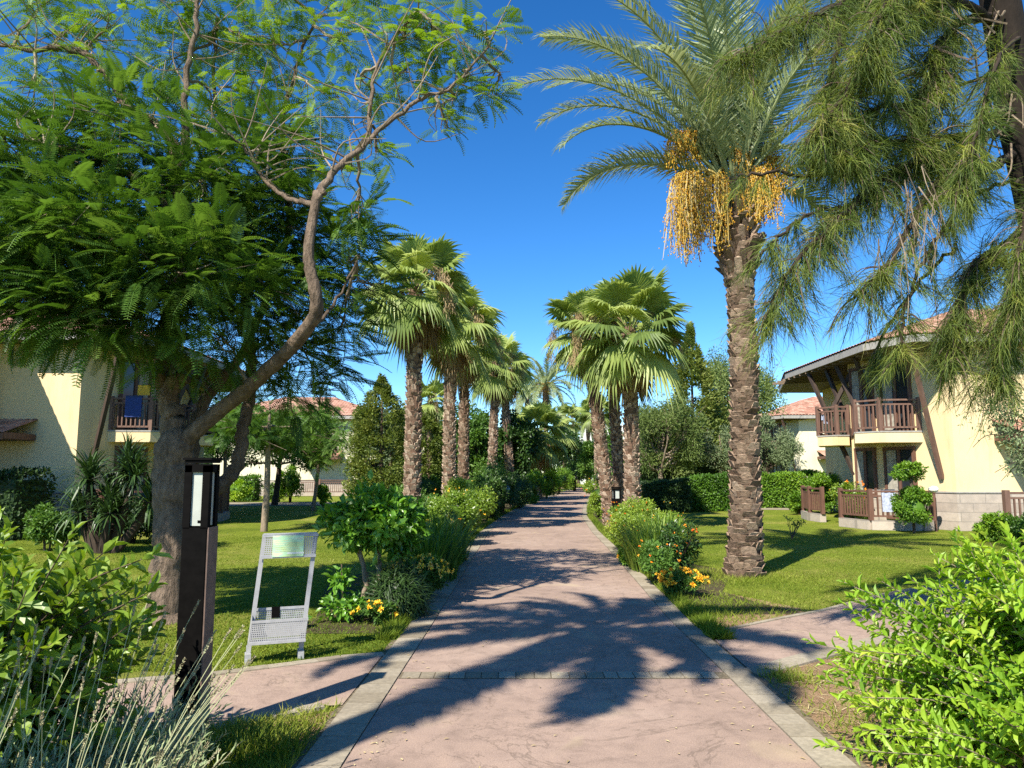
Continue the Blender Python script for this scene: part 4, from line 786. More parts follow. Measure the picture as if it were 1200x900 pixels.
for bi, (b, dn) in enumerate(zip(BR, DENS)):
    pts = spline([P(*q) for q in b], 7, .012, bi); tube(g, pts, ramp_r(.05 if dn > .3 else .02, .012, len(pts)), 6, .25, wob=.1, seed=bi)
    L = np.linalg.norm(np.diff(pts, axis=0), axis=1).sum(); n = int(L*72*dn); s = r_.uniform(.22, 1.0, n)*(len(pts)-1.01); i0 = s.astype(int); st = pts[i0]+(pts[i0+1]-pts[i0])*(s-i0)[:, None]; bd = unit(pts[i0+1]-pts[i0])
    for k in range(n):
        d = unit(bd[k]*r_.uniform(.1, .8)+np.array((r_.normal(0, .55), r_.normal(0, .5), r_.normal(-.25, .45)))); l = r_.uniform(.12, .42)*(1 if dn > .3 else .6)
        e = st[k]+d*l+np.array((0, 0, -.35*l)); tw_ = spline([st[k], st[k]+d*l*.55, e], 3); tube(tg, tw_, ramp_r(.007, .003, 7), 3, r_.random(), 0, False)
        m = 38; q = r_.random(m); pp = st[k]+(e-st[k])*q[:, None]+r_.normal(0, .012, (m, 3)); D = unit(d*.75+r_.normal(0, .42, (m, 3))+np.array((0, 0, -.55))); A, B, C = frames(D, r_.normal(0, 1, (m, 3))+np.array((0, 0, 1.2)))
        ln = r_.uniform(.13, .30, m); tv = .12+.42*r_.random()+r_.normal(0, .08, m)+.30*(r_.random() < .12)
        ng.inst(NEEDLE[0], NEEDLE[1], pp, A, B, C, np.stack([np.full(m, .0045), ln, ln], 1), np.clip(tv, 0, 1))
# bare hanging dead twigs
dg = Geo()
for k in range(34):
    u = r_.normal(1062, 20); v = r_.uniform(190, 300); a = P(u, v, r_.uniform(6.0, 6.5)); l = r_.uniform(.3, 1.0); e = a+np.array((r_.normal(0, .10), r_.normal(0, .08), -l)); tube(dg, spline([a, (a+e)/2+r_.normal(0, .05, 3), e], 3), ramp_r(.006, .002, 7), 4, r_.random())
for k in range(60):
    u, v = r_.uniform(1090, 1190), r_.uniform(10, 200); a = P(u, v, r_.uniform(6.5, 7.3)); e = a+np.array((r_.normal(-.3, .3), r_.normal(0, .3), r_.normal(-.2, .35))); tube(dg, spline([a, (a+e)/2+r_.normal(0, .08, 3), e], 3), ramp_r(.012, .003, 7), 4, r_.random()*.5)
tk = g.build('trunk', M['bark_dark'], t, org, smooth=True); ng.build('needles', M['pine'], t, org); o = tg.build('twigs', M['bark'], tk, org); o = dg.build('dead_twigs', M['bark_pale'], tk, org)
# ------------------------------------------------------------------ fan palms
def X0(u, Y): return X(u, Y, 575)
GP = 'fan palms lining the pink path'
def at(t, u, Y, rz, sc, lab, tilt=(0, 0)):
    c = copy_tree(t); c.location = (X0(u, Y), Y, 0); c.rotation_euler = (0, 0, rz); c.scale = (sc, sc, sc); c['label'] = lab; c.rotation_euler = (Euler((R(tilt[0]), R(tilt[1]), 0)).to_matrix() @ Euler((0, 0, rz)).to_matrix()).to_euler(); return c
pa = fan_palm('fan_palm', 'tallest fan palm of the row with light scaly trunk beside the lawn bushes', (X0(483, 18.5), 18.5), 6.35, .175, 1.52, 11, 30, GP, 10)
pb = fan_palm('fan_palm', 'fan palm nearest the citrus bush on the house side of the path, trunk patterned grey', (X0(526, 23), 23), 6.4, .17, 1.55, 12, 28, GP, 10, .12)
pb['label'] = 'pale scaly fan palm second along the row behind the tallest one'
pc = fan_palm('fan_palm', 'reddish brown fan palm third along the row from the tallest', (X0(543, 27), 27), 6.5, .165, 1.6, 13, 28, GP, 11, -.1)
at(pb, 575, 33, 1.3, 1.02, 'slim grey fan palm fourth in the row, in front of the dark magnolia', (1, 2))
at(pa, 600, 39, 2.2, 1.12, 'leaning-crowned fan palm at the far end of the row above the magnolia', (0, -4))
at(pc, 503, 42, .7, .88, 'distant fan palm glimpsed between the two thickest trunks')
pr = fan_palm('fan_palm', 'broad bright fan palm of the trio opposite the bushes, trunk standing nearest the lawn', (X0(741, 20.5), 20.5), 5.65, .185, 1.85, 14, 34, GP, 10, 0, 2)
at(pa, 716, 22.5, 3.6, .96, 'fan palm of the trio with a small lamp at its foot', (-1, -6.5))
at(pc, 728, 24.5, 5.2, 1.0, 'middle fan palm of the trio, trunk half hidden between its neighbours', (2, -3))
at(pb, 700, 52, 2.9, .93, 'far fan palm just behind the trio, in front of the pergola')
def young(label, u, Y, H, seed, cr=1.5, n=30): return fan_palm('fan_palm', label, (X0(u, Y), Y), H, .12, cr, seed, n, GP, 6, .1, 1)
young('short smooth-trunked fan palm at the bend of the path', 632, 44, 4.0, 31, 2.1, 34)
def far_date(label, u, Y, H, L, seed, fr=True):
    return date_palm('date_palm', label, (X0(u, Y), Y), H, .2, L, seed, ring_fronds(34, L, seed, 84, -20, 1.0), [(i*1.3, .5, .9, .35, 22) for i in range(5)] if fr else [], nl=40, wl=.06, boots_on=False, lf=.5)
far_date('distant date palm with yellow fruit rising above the dark magnolia', 640, 60, 8.6, 3.4, 41)
at(pc, 660, 72, 4.1, 1.05, 'very distant fan palm between the yellow-fruited palm and the pergola', (0, 3))
far_date('very distant feathery date palm beside the pergola', 690, 84, 7.0, 3.6, 42, False)
far_date('distant date palm behind the row of fan palms near the path bend', 618, 70, 8.6, 3.4, 43, False)
# ------------------------------------------------------------------ trees, near to far
def gx(u, Y): return (X(u, Y, 575), Y)
tree('small_feathery_tree', 'slender young tree with thin trunk in the lawn behind the metal stand', gx(311, 20.3), 3.8, (1.9, 1.6, 1.05), 51, 'jac', 'bark_pale', None, .10, 1500, FRONDS[0], .34, (.25, 1), 2.95, 12, 1.0, .5, .5)
tree('small_feathery_tree', 'young feathery tree with pale trunk near the shadow-marked distant house', gx(367, 31), 4.6, (1.9, 1.5, 1.6), 52, 'jac', 'bark_pale', None, .09, 1600, FRONDS[1], .36, (.3, 1), 2.9, 12, 1.0, .5, .5)
tree('round_tree', 'dark spreading tree with forked trunk in front of the distant house wall', gx(322, 36), 4.9, (3.6, 2.4, 1.7), 53, 'green', 'bark_dark', None, .16, 11000, LEAF4, .16, (0, .55), 3.0)
tree('small_feathery_tree', 'bright feathery tree seen between the big tree limbs', gx(262, 30), 5.0, (1.8, 1.6, 1.3), 54, 'jac_high', 'bark_pale', None, .09, 800, FRONDS[1], .4, (.1, .8), 3.5, 12, 1.0, .5, .5)
def conifer(name, label, loc, H, r, seed, m='conifer', n=16000, size=.13, taper=.75, tn=(0, 1), z0=.15, droop=-.1, cat='tree', tiers=24, core=.55, tr=.1):
    t = thing(name, label, cat, (loc[0], loc[1], 0)); r_ = rs(seed); g = Geo(); tube(g, spline([(0, 0, 0), (.03, .02, H*.5), (0, 0, H)], 6), ramp_r(tr, .015, 13), 8, .4); g.build('trunk', M['bark'], t)
    g = Geo(); K = tiers*9; zc = z0+(H-z0)*r_.random(K)**1.15; f = (zc-z0)/(H-z0); rr = r*(np.minimum(1, (f+.04)*7))**.5*(1-f*taper)**1.0*np.clip((1-f)*5, .12, 1); az = r_.uniform(0, 6.28, K)
    c = np.stack([np.cos(az)*rr*.78, np.sin(az)*rr*.78, zc+droop*rr], 1); ci = r_.integers(0, K, n); o = np.stack([np.cos(az), np.sin(az), np.full(K, .25)], 1)[ci]
    d = unit(r_.normal(0, 1, (n, 3)))*r_.random((n, 1))**.5; p = c[ci]+d*np.stack([rr, rr, np.full(K, r*.34)], 1)[ci]*np.array((.34, .34, .6)); D = unit(o+r_.normal(0, .55, (n, 3))+np.array((0, 0, .3))); A, B, C = frames(D, np.tile((0, 0, 1.), (n, 1))+r_.normal(0, .4, (n, 3)))
    ct = r_.random(K); sz = size*r_.uniform(.6, 1.3, n); k = p[:, 2] > .02; tv = np.clip(tn[0]+(tn[1]-tn[0])*(.5*ct[ci]+.5*r_.random(n)), 0, 1)
    g.inst(LEAF4[0], LEAF4[1], p[k], A[k], B[k], C[k], np.stack([sz*.42, sz, sz], 1)[k], tv[k]); g.build('crown', M[m], t); return t
conifer('cypress_tree', 'dense golden green cypress beside the tallest fan palm trunk', gx(445, 27), 4.9, 1.35, 61, n=26000, size=.13, tn=(.2, 1), taper=.42)
conifer('cypress_tree', 'second bushy cypress filling the gap behind the tallest palm trunk', gx(497, 31), 4.1, 1.1, 62, n=14000, size=.14, tn=(.1, .9), taper=.4)
conifer('araucaria_tree', 'tall tiered conifer behind the date palm trunk', gx(814, 40), 9.2, 3.0, 63, n=26000, size=.24, tn=(.4, 1), tiers=12, taper=.88, core=.4, tr=.16)
tree('willowy_tree', 'grey-green willowy tree standing behind the clipped dark hedge', gx(778, 35), 6.0, (2.3, 1.9, 2.3), 64, 'willow', 'bark_pale', None, .16, 17000, LEAF4, .17, (0, .85), 3.1, 26, .25)
tree('tall_grey_tree', 'tall wispy grey-green tree directly behind the date palm trunk', gx(868, 46), 10.2, (2.8, 2.2, 4.2), 65, 'willow', 'bark_pale', None, .18, 17000, LEAF4, .22, (.1, 1), 5.6, 28, .3)
tree('olive_tree', 'silvery olive tree in front of the distant roofed house', gx(902, 38), 4.9, (1.7, 1.5, 1.9), 66, 'olive', 'bark', None, .16, 9000, LEAF4, .16, (.3, 1), 2.9, 16, .3)
tree('olive_tree', 'silvery bush-like olive between the willowy tree and the date palm', gx(845, 36), 4.2, (1.3, 1.2, 1.6), 67, 'olive', 'bark_pale', None, .16, 6000, LEAF4, .16, (.35, 1), 2.6, 14, .3)
tree('magnolia_tree', 'dark glossy magnolia towering behind the slim palms', gx(604, 40), 4.9, (1.75, 1.6, 2.1), 68, 'mag', 'bark_dark', None, .15, 11000, LEAF, .20, (0, 1), 2.7, 18)
tree('magnolia_tree', 'dark magnolia between fan palm trunks', gx(556, 37), 4.6, (1.5, 1.4, 2.0), 69, 'green', 'bark_dark', None, .15, 9000, LEAF, .19, (0, .9), 2.5, 18)
tree('magnolia_tree', 'round dark tree just before the pergola on the path bend', gx(655, 58), 5.6, (2.0, 1.8, 2.4), 70, 'mag', 'bark_dark', None, .15, 8000, LEAF4, .26, (0, 1), 3.1, 16)
tree('round_tree', 'bright green tree at the end of the path below the pergola', gx(705, 62), 4.6, (2.2, 2, 2.1), 71, 'green', 'bark', None, .15, 8000, LEAF4, .26, (.4, 1), 2.5)
tree('round_tree', 'green tree behind the short smooth-trunked palm', gx(620, 66), 6.2, (2.4, 2, 2.6), 72, 'green', 'bark', None, .15, 8000, LEAF4, .28, (.1, .8), 3.4)
tree('round_tree', 'olive-toned tree rising behind the golden cypress', gx(455, 44), 6.0, (2.4, 2, 2.4), 73, 'olive', 'bark', None, .15, 7000, LEAF4, .22, (0, .6), 3.8)
tree('round_tree', 'green tree filling the gap between the trio and the willowy tree', gx(755, 50), 6.0, (2.6, 2, 2.6), 74, 'green', 'bark', None, .15, 7000, LEAF4, .24, (.1, .7), 3.3)
tree('round_tree', 'dark green tree behind the middle of the palm row', gx(535, 55), 6.4, (3.0, 2, 2.8), 75, 'green', 'bark', None, .15, 8000, LEAF4, .26, (0, .7), 3.6)
tree('round_tree', 'small fresh green tree right before the white terrace wall', gx(688, 76), 5.0, (2.6, 2, 2.3), 176, 'green', 'bark', None, .15, 9000, LEAF4, .28, (.2, 1), 2.7)
tree('round_tree', 'leafy tree closing the view behind the path end', gx(678, 104), 6.4, (4.6, 2, 3.0), 76, 'green', 'bark', None, .2, 8000, LEAF4, .4, (.1, .9), 3.4)
tree('round_tree', 'leafy tree behind the tiered conifer', gx(800, 62), 6.5, (3.6, 2, 3), 77, 'green', 'bark', None, .2, 8000, LEAF4, .3, (0, .6), 3.6)
tree('round_tree', 'tree crown behind the distant house with shadow triangle', gx(465, 70), 8.4, (4, 3, 3.2), 78, 'green', 'bark', None, .2, 7000, LEAF4, .3, (0, .6), 5.2)
tree('round_tree', 'dark leafy tree in the shade beyond the balconied garden side', gx(70, 38), 5.5, (4, 3, 2.5), 79, 'green', 'bark_dark', None, .2, 6000, LEAF4, .24, (0, .5), 3)
tree('olive_tree', 'small-leaved tree branch hanging before the lit house wall', (P(1215, 520, 14)[0], 14), 3.9, (1.1, 1.0, 1.25), 80, 'olive', 'bark_dark', None, .09, 4200, LEAF4, .075, (.1, .9), 2.5, 14, .45, br=.5)
# ------------------------------------------------------------------ hedges and shrubs
hedge('hedge', 'bright clipped box hedge in front of the distant roofed house', (X(884, 34), 34), (X(965, 34), 34), 1.3, 1.45, 14000, .10, 'hedge', 81, (.3, 1))
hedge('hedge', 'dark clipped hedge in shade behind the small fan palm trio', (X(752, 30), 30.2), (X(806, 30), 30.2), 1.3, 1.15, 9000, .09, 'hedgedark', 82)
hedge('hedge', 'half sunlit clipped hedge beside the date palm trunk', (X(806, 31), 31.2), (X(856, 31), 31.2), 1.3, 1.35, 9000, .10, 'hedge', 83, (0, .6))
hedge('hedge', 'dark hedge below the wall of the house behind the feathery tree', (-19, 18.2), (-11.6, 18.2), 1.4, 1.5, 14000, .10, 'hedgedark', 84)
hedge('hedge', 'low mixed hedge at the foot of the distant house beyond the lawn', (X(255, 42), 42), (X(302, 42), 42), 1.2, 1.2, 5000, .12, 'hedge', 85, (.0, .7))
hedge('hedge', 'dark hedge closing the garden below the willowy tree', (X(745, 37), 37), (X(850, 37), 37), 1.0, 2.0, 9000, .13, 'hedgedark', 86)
hedge('hedge', 'tall loose hedge far behind the magnolia beside the path bend', (-9.5, 52), (1.5, 56), 1.5, 2.5, 12000, .18, 'hedgedark', 87)
hedge('hedge', 'long loose hedge closing the lawn beyond the bright clipped hedge', (8, 66), (30, 60), 2, 3.0, 12000, .25, 'hedge', 88, (0, .5))
hedge('hedge', 'long dark hedge behind the distant house beyond the lawn', (-42, 62), (-16, 64), 2, 4.5, 12000, .3, 'hedgedark', 89)
shrub('shrub', 'rounded bright topiary ball beside the clipped hedge', 'shrub', (X(962, 29), 29), (1.0, .9, .80), 7000, .10, 'hedge', 91, tn=(.3, 1), clumps=40, cr=.25)
shrub('shrub', 'small clipped ball at the foot of the bright hedge', 'shrub', (X(938, 28), 28.2), (.55, .5, .45), 3500, .09, 'hedge', 92, tn=(.3, 1), clumps=30, cr=.25)
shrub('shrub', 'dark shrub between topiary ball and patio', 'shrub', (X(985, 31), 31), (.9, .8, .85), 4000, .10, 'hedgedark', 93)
shrub('flowering_shrub', 'upright shrub dotted with orange blooms before the patio rail', 'shrub', (X(991, 23.5), 23.2), (.62, .6, .72), 5000, .085, 'shrub', 94, tn=(0, .8), fl=(16, .07, (.0, .4)))
t = thing('topiary', 'two-tier clipped topiary in front of the patio railing', 'topiary', (X(1065, 20), 19.9, 0))
g = Geo(); tube(g, [(0, 0, 0), (.02, 0, .8), (0, 0, 1.75)], .04, 7); g.build('trunk', M['bark'], t)
g = Geo(); leafball(g, (0, 0, .68), (.56, .52, .56), 5200, LEAF4, .075, 95, 40, (.7, 1), .25, tone_=(.2, .9), zmin=.02); blob(g, (0, 0, .62), (.30, .30, .34), 2, .05); leafball(g, (-.05, 0, 1.62), (.52, .42, .26), 2600, LEAF4, .075, 96, 24, (.4, 1), .35, tone_=(.3, 1)); g.build('foliage', M['hedge'], t)  # solid ball added inside the lower tier to block light
shrub('shrub', 'yellow-green shrub under the lit stone plinth', 'shrub', (X(1160, 17.4), 17.4), (.60, .5, .36), 3600, .08, 'hedge', 97, tn=(.4, 1))
shrub('shrub', 'dark green shrub beside the wooden railing at the lit wall', 'shrub', (X(1190, 17), 16.6), (.75, .5, .36), 4200, .08, 'hedge', 98, tn=(0, .5))
t = thing('sapling', 'tiny twiggy sapling standing alone in the lawn shade', 'sapling', (*G(928, 632), 0)); g = Geo(); h_ = Geo(); r_ = rs(99)
for i in range(9): e = np.array((r_.normal(0, .18), r_.normal(0, .18), r_.uniform(.25, .6))); tube(g, spline([(0, 0, 0), e*.5, e], 3), ramp_r(.01, .004, 7), 4); leafball(h_, e, (.09, .09, .09), 16, LEAF4, .06, 300+i, 3)
g.build('stem', M['bark'], t); h_.build('foliage', M['green'], t)
# yucca on the shaded side
t = thing('yucca', 'dark spiky yucca cluster in front of the cream wall', 'yucca', (X(125, 15), 15, 0)); g = Geo(); h_ = Geo(); r_ = rs(100)
for i, (dx, dy, z) in enumerate(((-.35, 0, 1.45), (.0, .2, 1.05), (.55, 0, 1.5), (.2, -.2, .8), (-.55, .1, .8), (.85, .1, 1.0), (.3, .2, 1.7))):
    p = np.array((dx, dy, z)); tube(g, spline([(dx*.25, dy*.2, 0), p*np.array((.7, .8, .5)), p], 4), ramp_r(.11, .07, 9), 8, .4)
    n = 130; D = unit(r_.normal(0, 1, (n, 3))+np.array((0, 0, .55))); A, B, C = frames(D, np.tile((0, 0, 1.), (n, 1))+r_.normal(0, .1, (n, 3))); l = r_.uniform(.45, .75, n); h_.inst(BLADE[0], BLADE[1], np.tile(p, (n, 1))+D*.05, A, B, C, np.stack([np.full(n, .045), l, l*1.2], 1), r_.random(n))
g.build('stem', M['bark_dark'], t); h_.build('foliage', M['sword'], t)
shrub('shrub', 'pale green shrub at the foot of the spiky yucca', 'shrub', (X(68, 15.5), 15.3), (.65, .5, .5), 3600, .09, 'green', 111, tn=(.3, 1))
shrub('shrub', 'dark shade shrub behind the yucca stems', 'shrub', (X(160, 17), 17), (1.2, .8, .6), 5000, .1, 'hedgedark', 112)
shrub('shrub', 'low shrub beyond the big trunk on the lawn edge', 'shrub', (X(172, 24), 24), (.8, .6, .3), 2600, .1, 'green', 113)
shrub('shrub', 'yellow-leaved shrub at the foot of the distant house', 'shrub', (X(276, 40), 40), (1.0, .7, .6), 3000, .12, 'lime', 114, tn=(.2, .9))
shrub('shrub', 'bright round shrub against the distant lit pillar', 'shrub', (X(341, 39), 39), (.75, .7, .95), 4500, .12, 'lime', 115, tn=(0, .7), lift=.2)
shrub('shrub', 'small bush by the far house beside the bright round one', 'shrub', (X(320, 39), 39.5), (.8, .7, .55), 2600, .12, 'green', 116, tn=(.3, 1))
shrub('shrub', 'small yellow-green bush right of the pale young trunk', 'shrub', (X(378, 36), 36), (.5, .5, .6), 2200, .1, 'lime', 117, tn=(0, .6))
bpy.data.objects['shrub'].get('label')
for o in bpy.data.objects:
    if o.get('label', '').startswith('small yellow-green bush'): o['label'] = 'small yellow-green bush beside the pale young tree trunk'
# ------------------------------------------------------------------ flower beds
# citrus bush
cx, cy = -1.62, 8.75; t = thing('citrus_bush', 'glossy-leaved multi-stemmed citrus bush at the corner of the flower bed', 'bush', (cx, cy, 0)); g = Geo()
for a, b, r in (((-.10, .02, 0), (-.16, 0, .75), .035), ((.0, 0, 0), (.06, .02, .8), .035), ((.05, 0, 0), (.36, .05, .8), .026), ((0, .05, 0), (-.3, .1, .9), .022)):
    a = np.array(a); b = np.array(b); tube(g, spline([a, (a+b)/2+np.array((.05, .02, 0)), b, b*1.05+np.array((0, 0, .35))], 5, .006, 3), ramp_r(r, r*.4, 16), 7, .6)
g.build('trunk', M['bark_pale'], t, smooth=True)
g = Geo(); leafball(g, (0, 0, 1.06), (.70, .62, .50), 3000, LEAF, .115, 120, 26, (.4, 1), .34, .4, (.3, 1), .5); leafball(g, (.38, 0, .82), (.32, .35, .34), 700, LEAF, .11, 121, 8, (.3, 1), .5, -.6, (.1, .8), .5); leafball(g, (0, 0, 1.05), (.5, .45, .28), 900, LEAF, .10, 122, 10, (.2, .8), .5); g.build('foliage', M['citrus'], t)
# dark trailing mound, seedlings, marigolds
def mound(name, label, loc, r, n, l, seed, m='sword', tn=(0, 1), wd=.02):
    t = thing(name, label, 'plant', (loc[0], loc[1], 0)); g = Geo(); r_ = rs(seed); d = unit(r_.normal(0, 1, (n, 3))); d[:, 2] = abs(d[:, 2]); p = d*np.array(r)*r_.uniform(.45, 1, (n, 1)); D = unit(d*.5+r_.normal(0, .3, (n, 3))+np.array((0, 0, -.45))); p[:, 2] += l*.45
    A, B, C = frames(D, d+np.array((0, 0, .3))); ll = l*r_.uniform(.6, 1.2, n); g.inst(NEEDLE[0], NEEDLE[1], p, A, B, C, np.stack([np.full(n, wd), ll, ll], 1), np.clip(tn[0]+(tn[1]-tn[0])*r_.random(n), 0, 1)); blob(g, (0, 0, r[2]*.45), (r[0]*.75, r[1]*.75, r[2]*.45), seed, .15, val=.0, zmin=0.0); g.build('foliage', M[m], t); return t  # darkest-tone hull added under the leaves to stop light passing
mound('trailing_plant', 'dark trailing mound of thin leaves beside the citrus stems', (-1.28, 8.5), (.36, .34, .52), 3200, .16, 130, 'hedgedark', wd=.014)
def flowering(label, loc, r, n, ls, seed, fl, m='green', name='flowering_plant', tn=(.1, .9), lift=0): return shrub(name, label, 'plant', loc, r, n, ls, m, seed, leaf=LEAF4, tn=tn, fl=fl, stems=6, lift=lift, clumps=18)
flowering('yellow daisy clump between the dark mound and the iris leaves', (-1.22, 9.75), (.42, .45, .24), 2200, .06, 131, (75, .042, (.72, .82), 9), lift=.05)
flowering('small yellow marigolds at the tip of the flower bed', (-1.42, 8.05), (.24, .22, .12), 700, .05, 132, (14, .042, (.58, .76), 10))
t = thing('leafy_seedling', 'light green leafy plant at the foot of the citrus bush', 'plant', (-1.80, 8.15, 0)); g = Geo(); leafball(g, (0, 0, .16), (.26, .22, .16), 240, LEAF, .09, 133, 9, (.2, 1), .5, .5, (.3, 1)); leafball(g, (-.06, .1, .45), (.16, .14, .2), 90, LEAF, .10, 134, 6, (.2, 1), .5, .5, (.3, 1)); g.build('foliage', M['citrus'], t); g = Geo(); tube(g, [(0, 0, 0), (-.03, .05, .3), (-.06, .1, .6)], .008, 5); g.build('stem', M['bark'], t)
t = thing('leafy_seedling', 'broad-leaved seedling lying in the lawn shade beside the bed', 'plant', (-2.25, 7.85, 0)); g = Geo(); leafball(g, (0, 0, .07), (.18, .16, .08), 90, LEAF, .09, 135, 6, tone_=(0, .5)); g.build('foliage', M['citrus'], t)
def iris(label, loc, r, n, h, seed, tn, wd=.022, name='iris_clump', bl=None):
    t = thing(name, label, 'plant', (loc[0], loc[1], 0)); g = Geo(); clump_blades(g, (0, 0, 0), r, n, h, wd, seed, tn); g.build('foliage', M['iris'], t)
    if bl: g = Geo(); flowers(g, (0, 0, h*.8), (r[0], r[1], h*.2), bl[0], bl[1], seed, bl[2]); g.build('blossom', M['flower'], t)
    return t
iris('tall dark strap leaves growing between yellow daisies and flowering shrubs', (-1.25, 11.4), (.42, .9), 520, .78, 140, (0, .55), .028)
iris('dark strap-leaved clump further along the citrus side bed', (-1.3, 13.4), (.5, .9), 460, .85, 141, (.05, .7), .03, bl=(5, .06, (.7, .8)))
iris('yellow-green strap leaves between the lantana mounds', (2.28, 12.4), (.34, .7), 520, .75, 142, (.5, 1), .024)
iris('second tuft of pale strap leaves at the lawn side of the lantana', (2.75, 13.7), (.3, .6), 420, .85, 143, (.35, .95), .024)
flowering('low bushy lantana with orange heads between strap leaves and marigolds', (2.10, 10.9), (.32, .6, .30), 4200, .055, 144, (22, .024, (.1, .5), 9), tn=(.2, 1), lift=.05)
flowering('dark bushy rose with small dull blooms beside the lawn', (2.48, 11.2), (.40, .45, .38), 2600, .06, 145, (9, .035, (.0, .35)), m='mag', lift=.12)
flowering('bright orange marigold cushion at the end of the bed', (2.20, 9.85), (.33, .36, .15), 2200, .055, 146, (34, .05, (.42, .62), 14), m='green', lift=.03)
flowering('big pale lantana mound leaning over the path below the palm trio', (2.45, 15.2), (.58, 1.0, .45), 9000, .06, 147, (14, .03, (.05, .55)), tn=(.5, 1), m='shrub')
flowering('broad lantana bush with pink and orange heads at the palm trio foot', (2.95, 17.3), (.95, 1.2, .50), 12000, .065, 148, (28, .03, (.0, 1)), tn=(.35, 1), m='shrub')
flowering('round orange-flowered lantana bush narrowing the path before the bend', (X(701, 26), 26), (.62, 1.0, .72), 7000, .08, 149, (12, .045, (.05, .45)), tn=(.4, 1), m='shrub')
flowering('yellow-green groundcover along the kerb beside the pale lantana', (2.0, 13.2), (.2, .9, .14), 2600, .05, 150, (6, .04, (.4, .8)), tn=(.4, 1), m='hedge')
# shrubs along the citrus side of the path
L_ = [(-1.35, 16.2, .75, 1.0, .62, 'shrub', (0, .75), (8, .04, (.2, .9)), 'bushy hibiscus shrub with pinkish tips behind the strap leaves'),
      (-1.1, 18.6, .7, 1.1, .68, 'shrub', (.1, .9), (7, .04, (.3, 1)), 'yellow-tipped shrub at the foot of the pale scaly palm'),
      (-2.3, 17.3, .9, 1.0, .60, 'green', (.2, 1), None, 'plain green bush around the base of the tallest fan palm'),
      (-3.2, 19.5, 1.2, 1.2, .66, 'green', (.1, .9), None, 'wide green bush behind the citrus on the lawn edge'),
      (-1.5, 21.6, .9, 1.2, .75, 'shrub', (.2, 1), (7, .045, (.3, 1)), 'orange-dotted shrub between second and third palm trunks'),
      (-.75, 24.6, .62, 1.3, .72, 'mag', (.1, 1), None, 'dark rounded shrub at the kerb before the magnolia'),
      (-.35, 28.2, .7, 1.6, .85, 'mag', (0, .9), None, 'dark glossy shrub under the slim grey fan palm'),
      (-1.6, 26.5, 1.0, 1.4, .95, 'green', (0, .8), None, 'tall green bush at the foot of the reddish palm'),
      (.3, 33, .8, 1.7, .9, 'mag', (.1, 1), None, 'dark shrub below the magnolia next to the path'),
      (1.0, 38, .8, 1.8, .85, 'hedge', (.2, .9), None, 'bright bush at the kerb before the short smooth palm'),
      (2.1, 45, 1.0, 2.0, .95, 'lime', (0, .7), None, 'lime-coloured bush under the short smooth-trunked palm'),
      (3.4, 54, 1.2, 2.4, 1.1, 'hedge', (.2, 1), None, 'bright leafy bush at the far bend of the path'),
      (5.2, 66, 1.4, 2.8, 1.5, 'green', (0, .6), None, 'dark bush at the end of the path beside the distant lamp'),
      (-3.6, 30, 1.6, 1.6, .95, 'green', (0, .8), None, 'spreading bush behind the golden cypress on the lawn'),
      (-.9, 31, 1.0, 1.4, 1.3, 'green', (.2, 1), None, 'tall leafy bush filling between reddish and slim palm')]
for i, (x, y, a, b, c, m, tn, fl, lab) in enumerate(L_): shrub('shrub', lab, 'shrub', (x, y), (a, b, c), int(5200 if y > 22 else 7500), .075 if y < 22 else .11, m, 160+i, tn=tn, fl=fl)
R_ = [(4.9, 36, 1.2, 2, 1.0, 'green', (.2, 1), 'green bush on the far side of the path past the trio'),
      (6.4, 48, 1.6, 2.4, 1.3, 'green', (.1, .9), 'bush at the far bend on the pergola side'),
      (9.0, 63, 2.4, 3, 1.7, 'hedge', (.1, .9), 'mass of bright shrubbery at the path end below the pergola'),
      (5.6, 31, .9, .9, .65, 'hedgedark', (0, 1), 'small dark bush beside the fan palm trio')]
for i, (x, y, a, b, c, m, tn, lab) in enumerate(R_): shrub('shrub', lab, 'shrub', (x, y), (a, b, c), 5500, .11, m, 190+i, tn=tn)
# ------------------------------------------------------------------ bollard lamps
def bollard(label, loc, H, wd, rz, detail=True):
    t = thing('bollard_lamp', label, 'bollard lamp', (loc[0], loc[1], 0), None, rz); h = wd/2; lz0 = H-.41*H/1.65; lz1 = H-.045
    g = Geo(); b = .006
    prism(g, [(-h+b, -h), (h-b, -h), (h, -h+b), (h, h-b), (h-b, h), (-h+b, h), (-h, h-b), (-h, -h+b)], 0, lz0)
    for sx in (-1, 1):
        for sy in (-1, 1): box(g, (sx*(h-.022), sy*(h-.022), (lz0+lz1)/2), (.044, .044, lz1-lz0+.01))
    box(g, (0, 0, lz1-.012), (wd, wd, .05))
    g.build('post', M['black'], t)
    g = Geo(); box(g, (h+.004, 0, lz0/2), (.008, wd*.94, lz0)); g.build('lit_side_face', M['lit_brown'], t)  # thin brown sheet paints this side as lit against the dark post
    g = Geo(); box(g, (0, 0, (lz0+lz1)/2), (wd-.03, wd-.03, lz1-lz0-.02)); g.build('lens', M['lens'], t)
    g = Geo(); box(g, (0, 0, H), (wd*1.14, wd*1.14, .014)); box(g, (0, 0, H-.016), (wd*1.02, wd*1.02, .018)); g.build('cap', M['black'], t)
    if detail:
        g = Geo(); r_ = rs(5)
        for k in range(7): box(g, (h-.0148, -.03+r_.normal(0, .003), lz1-.08-.035*k), (.003, .006, .02)); 
        box(g, (.02, -h+.0143, lz0+.035), (.02, .003, .016)); box(g, (.035, -h+.0143, lz0+.03), (.008, .003, .025)); g.build('lens_stain', M['black'], t)
    return t
bb = G(222, 868); bollard('tall square dark bollard lamp with frosted panels rising from the lavender', bb, 1.68, .155, 0)
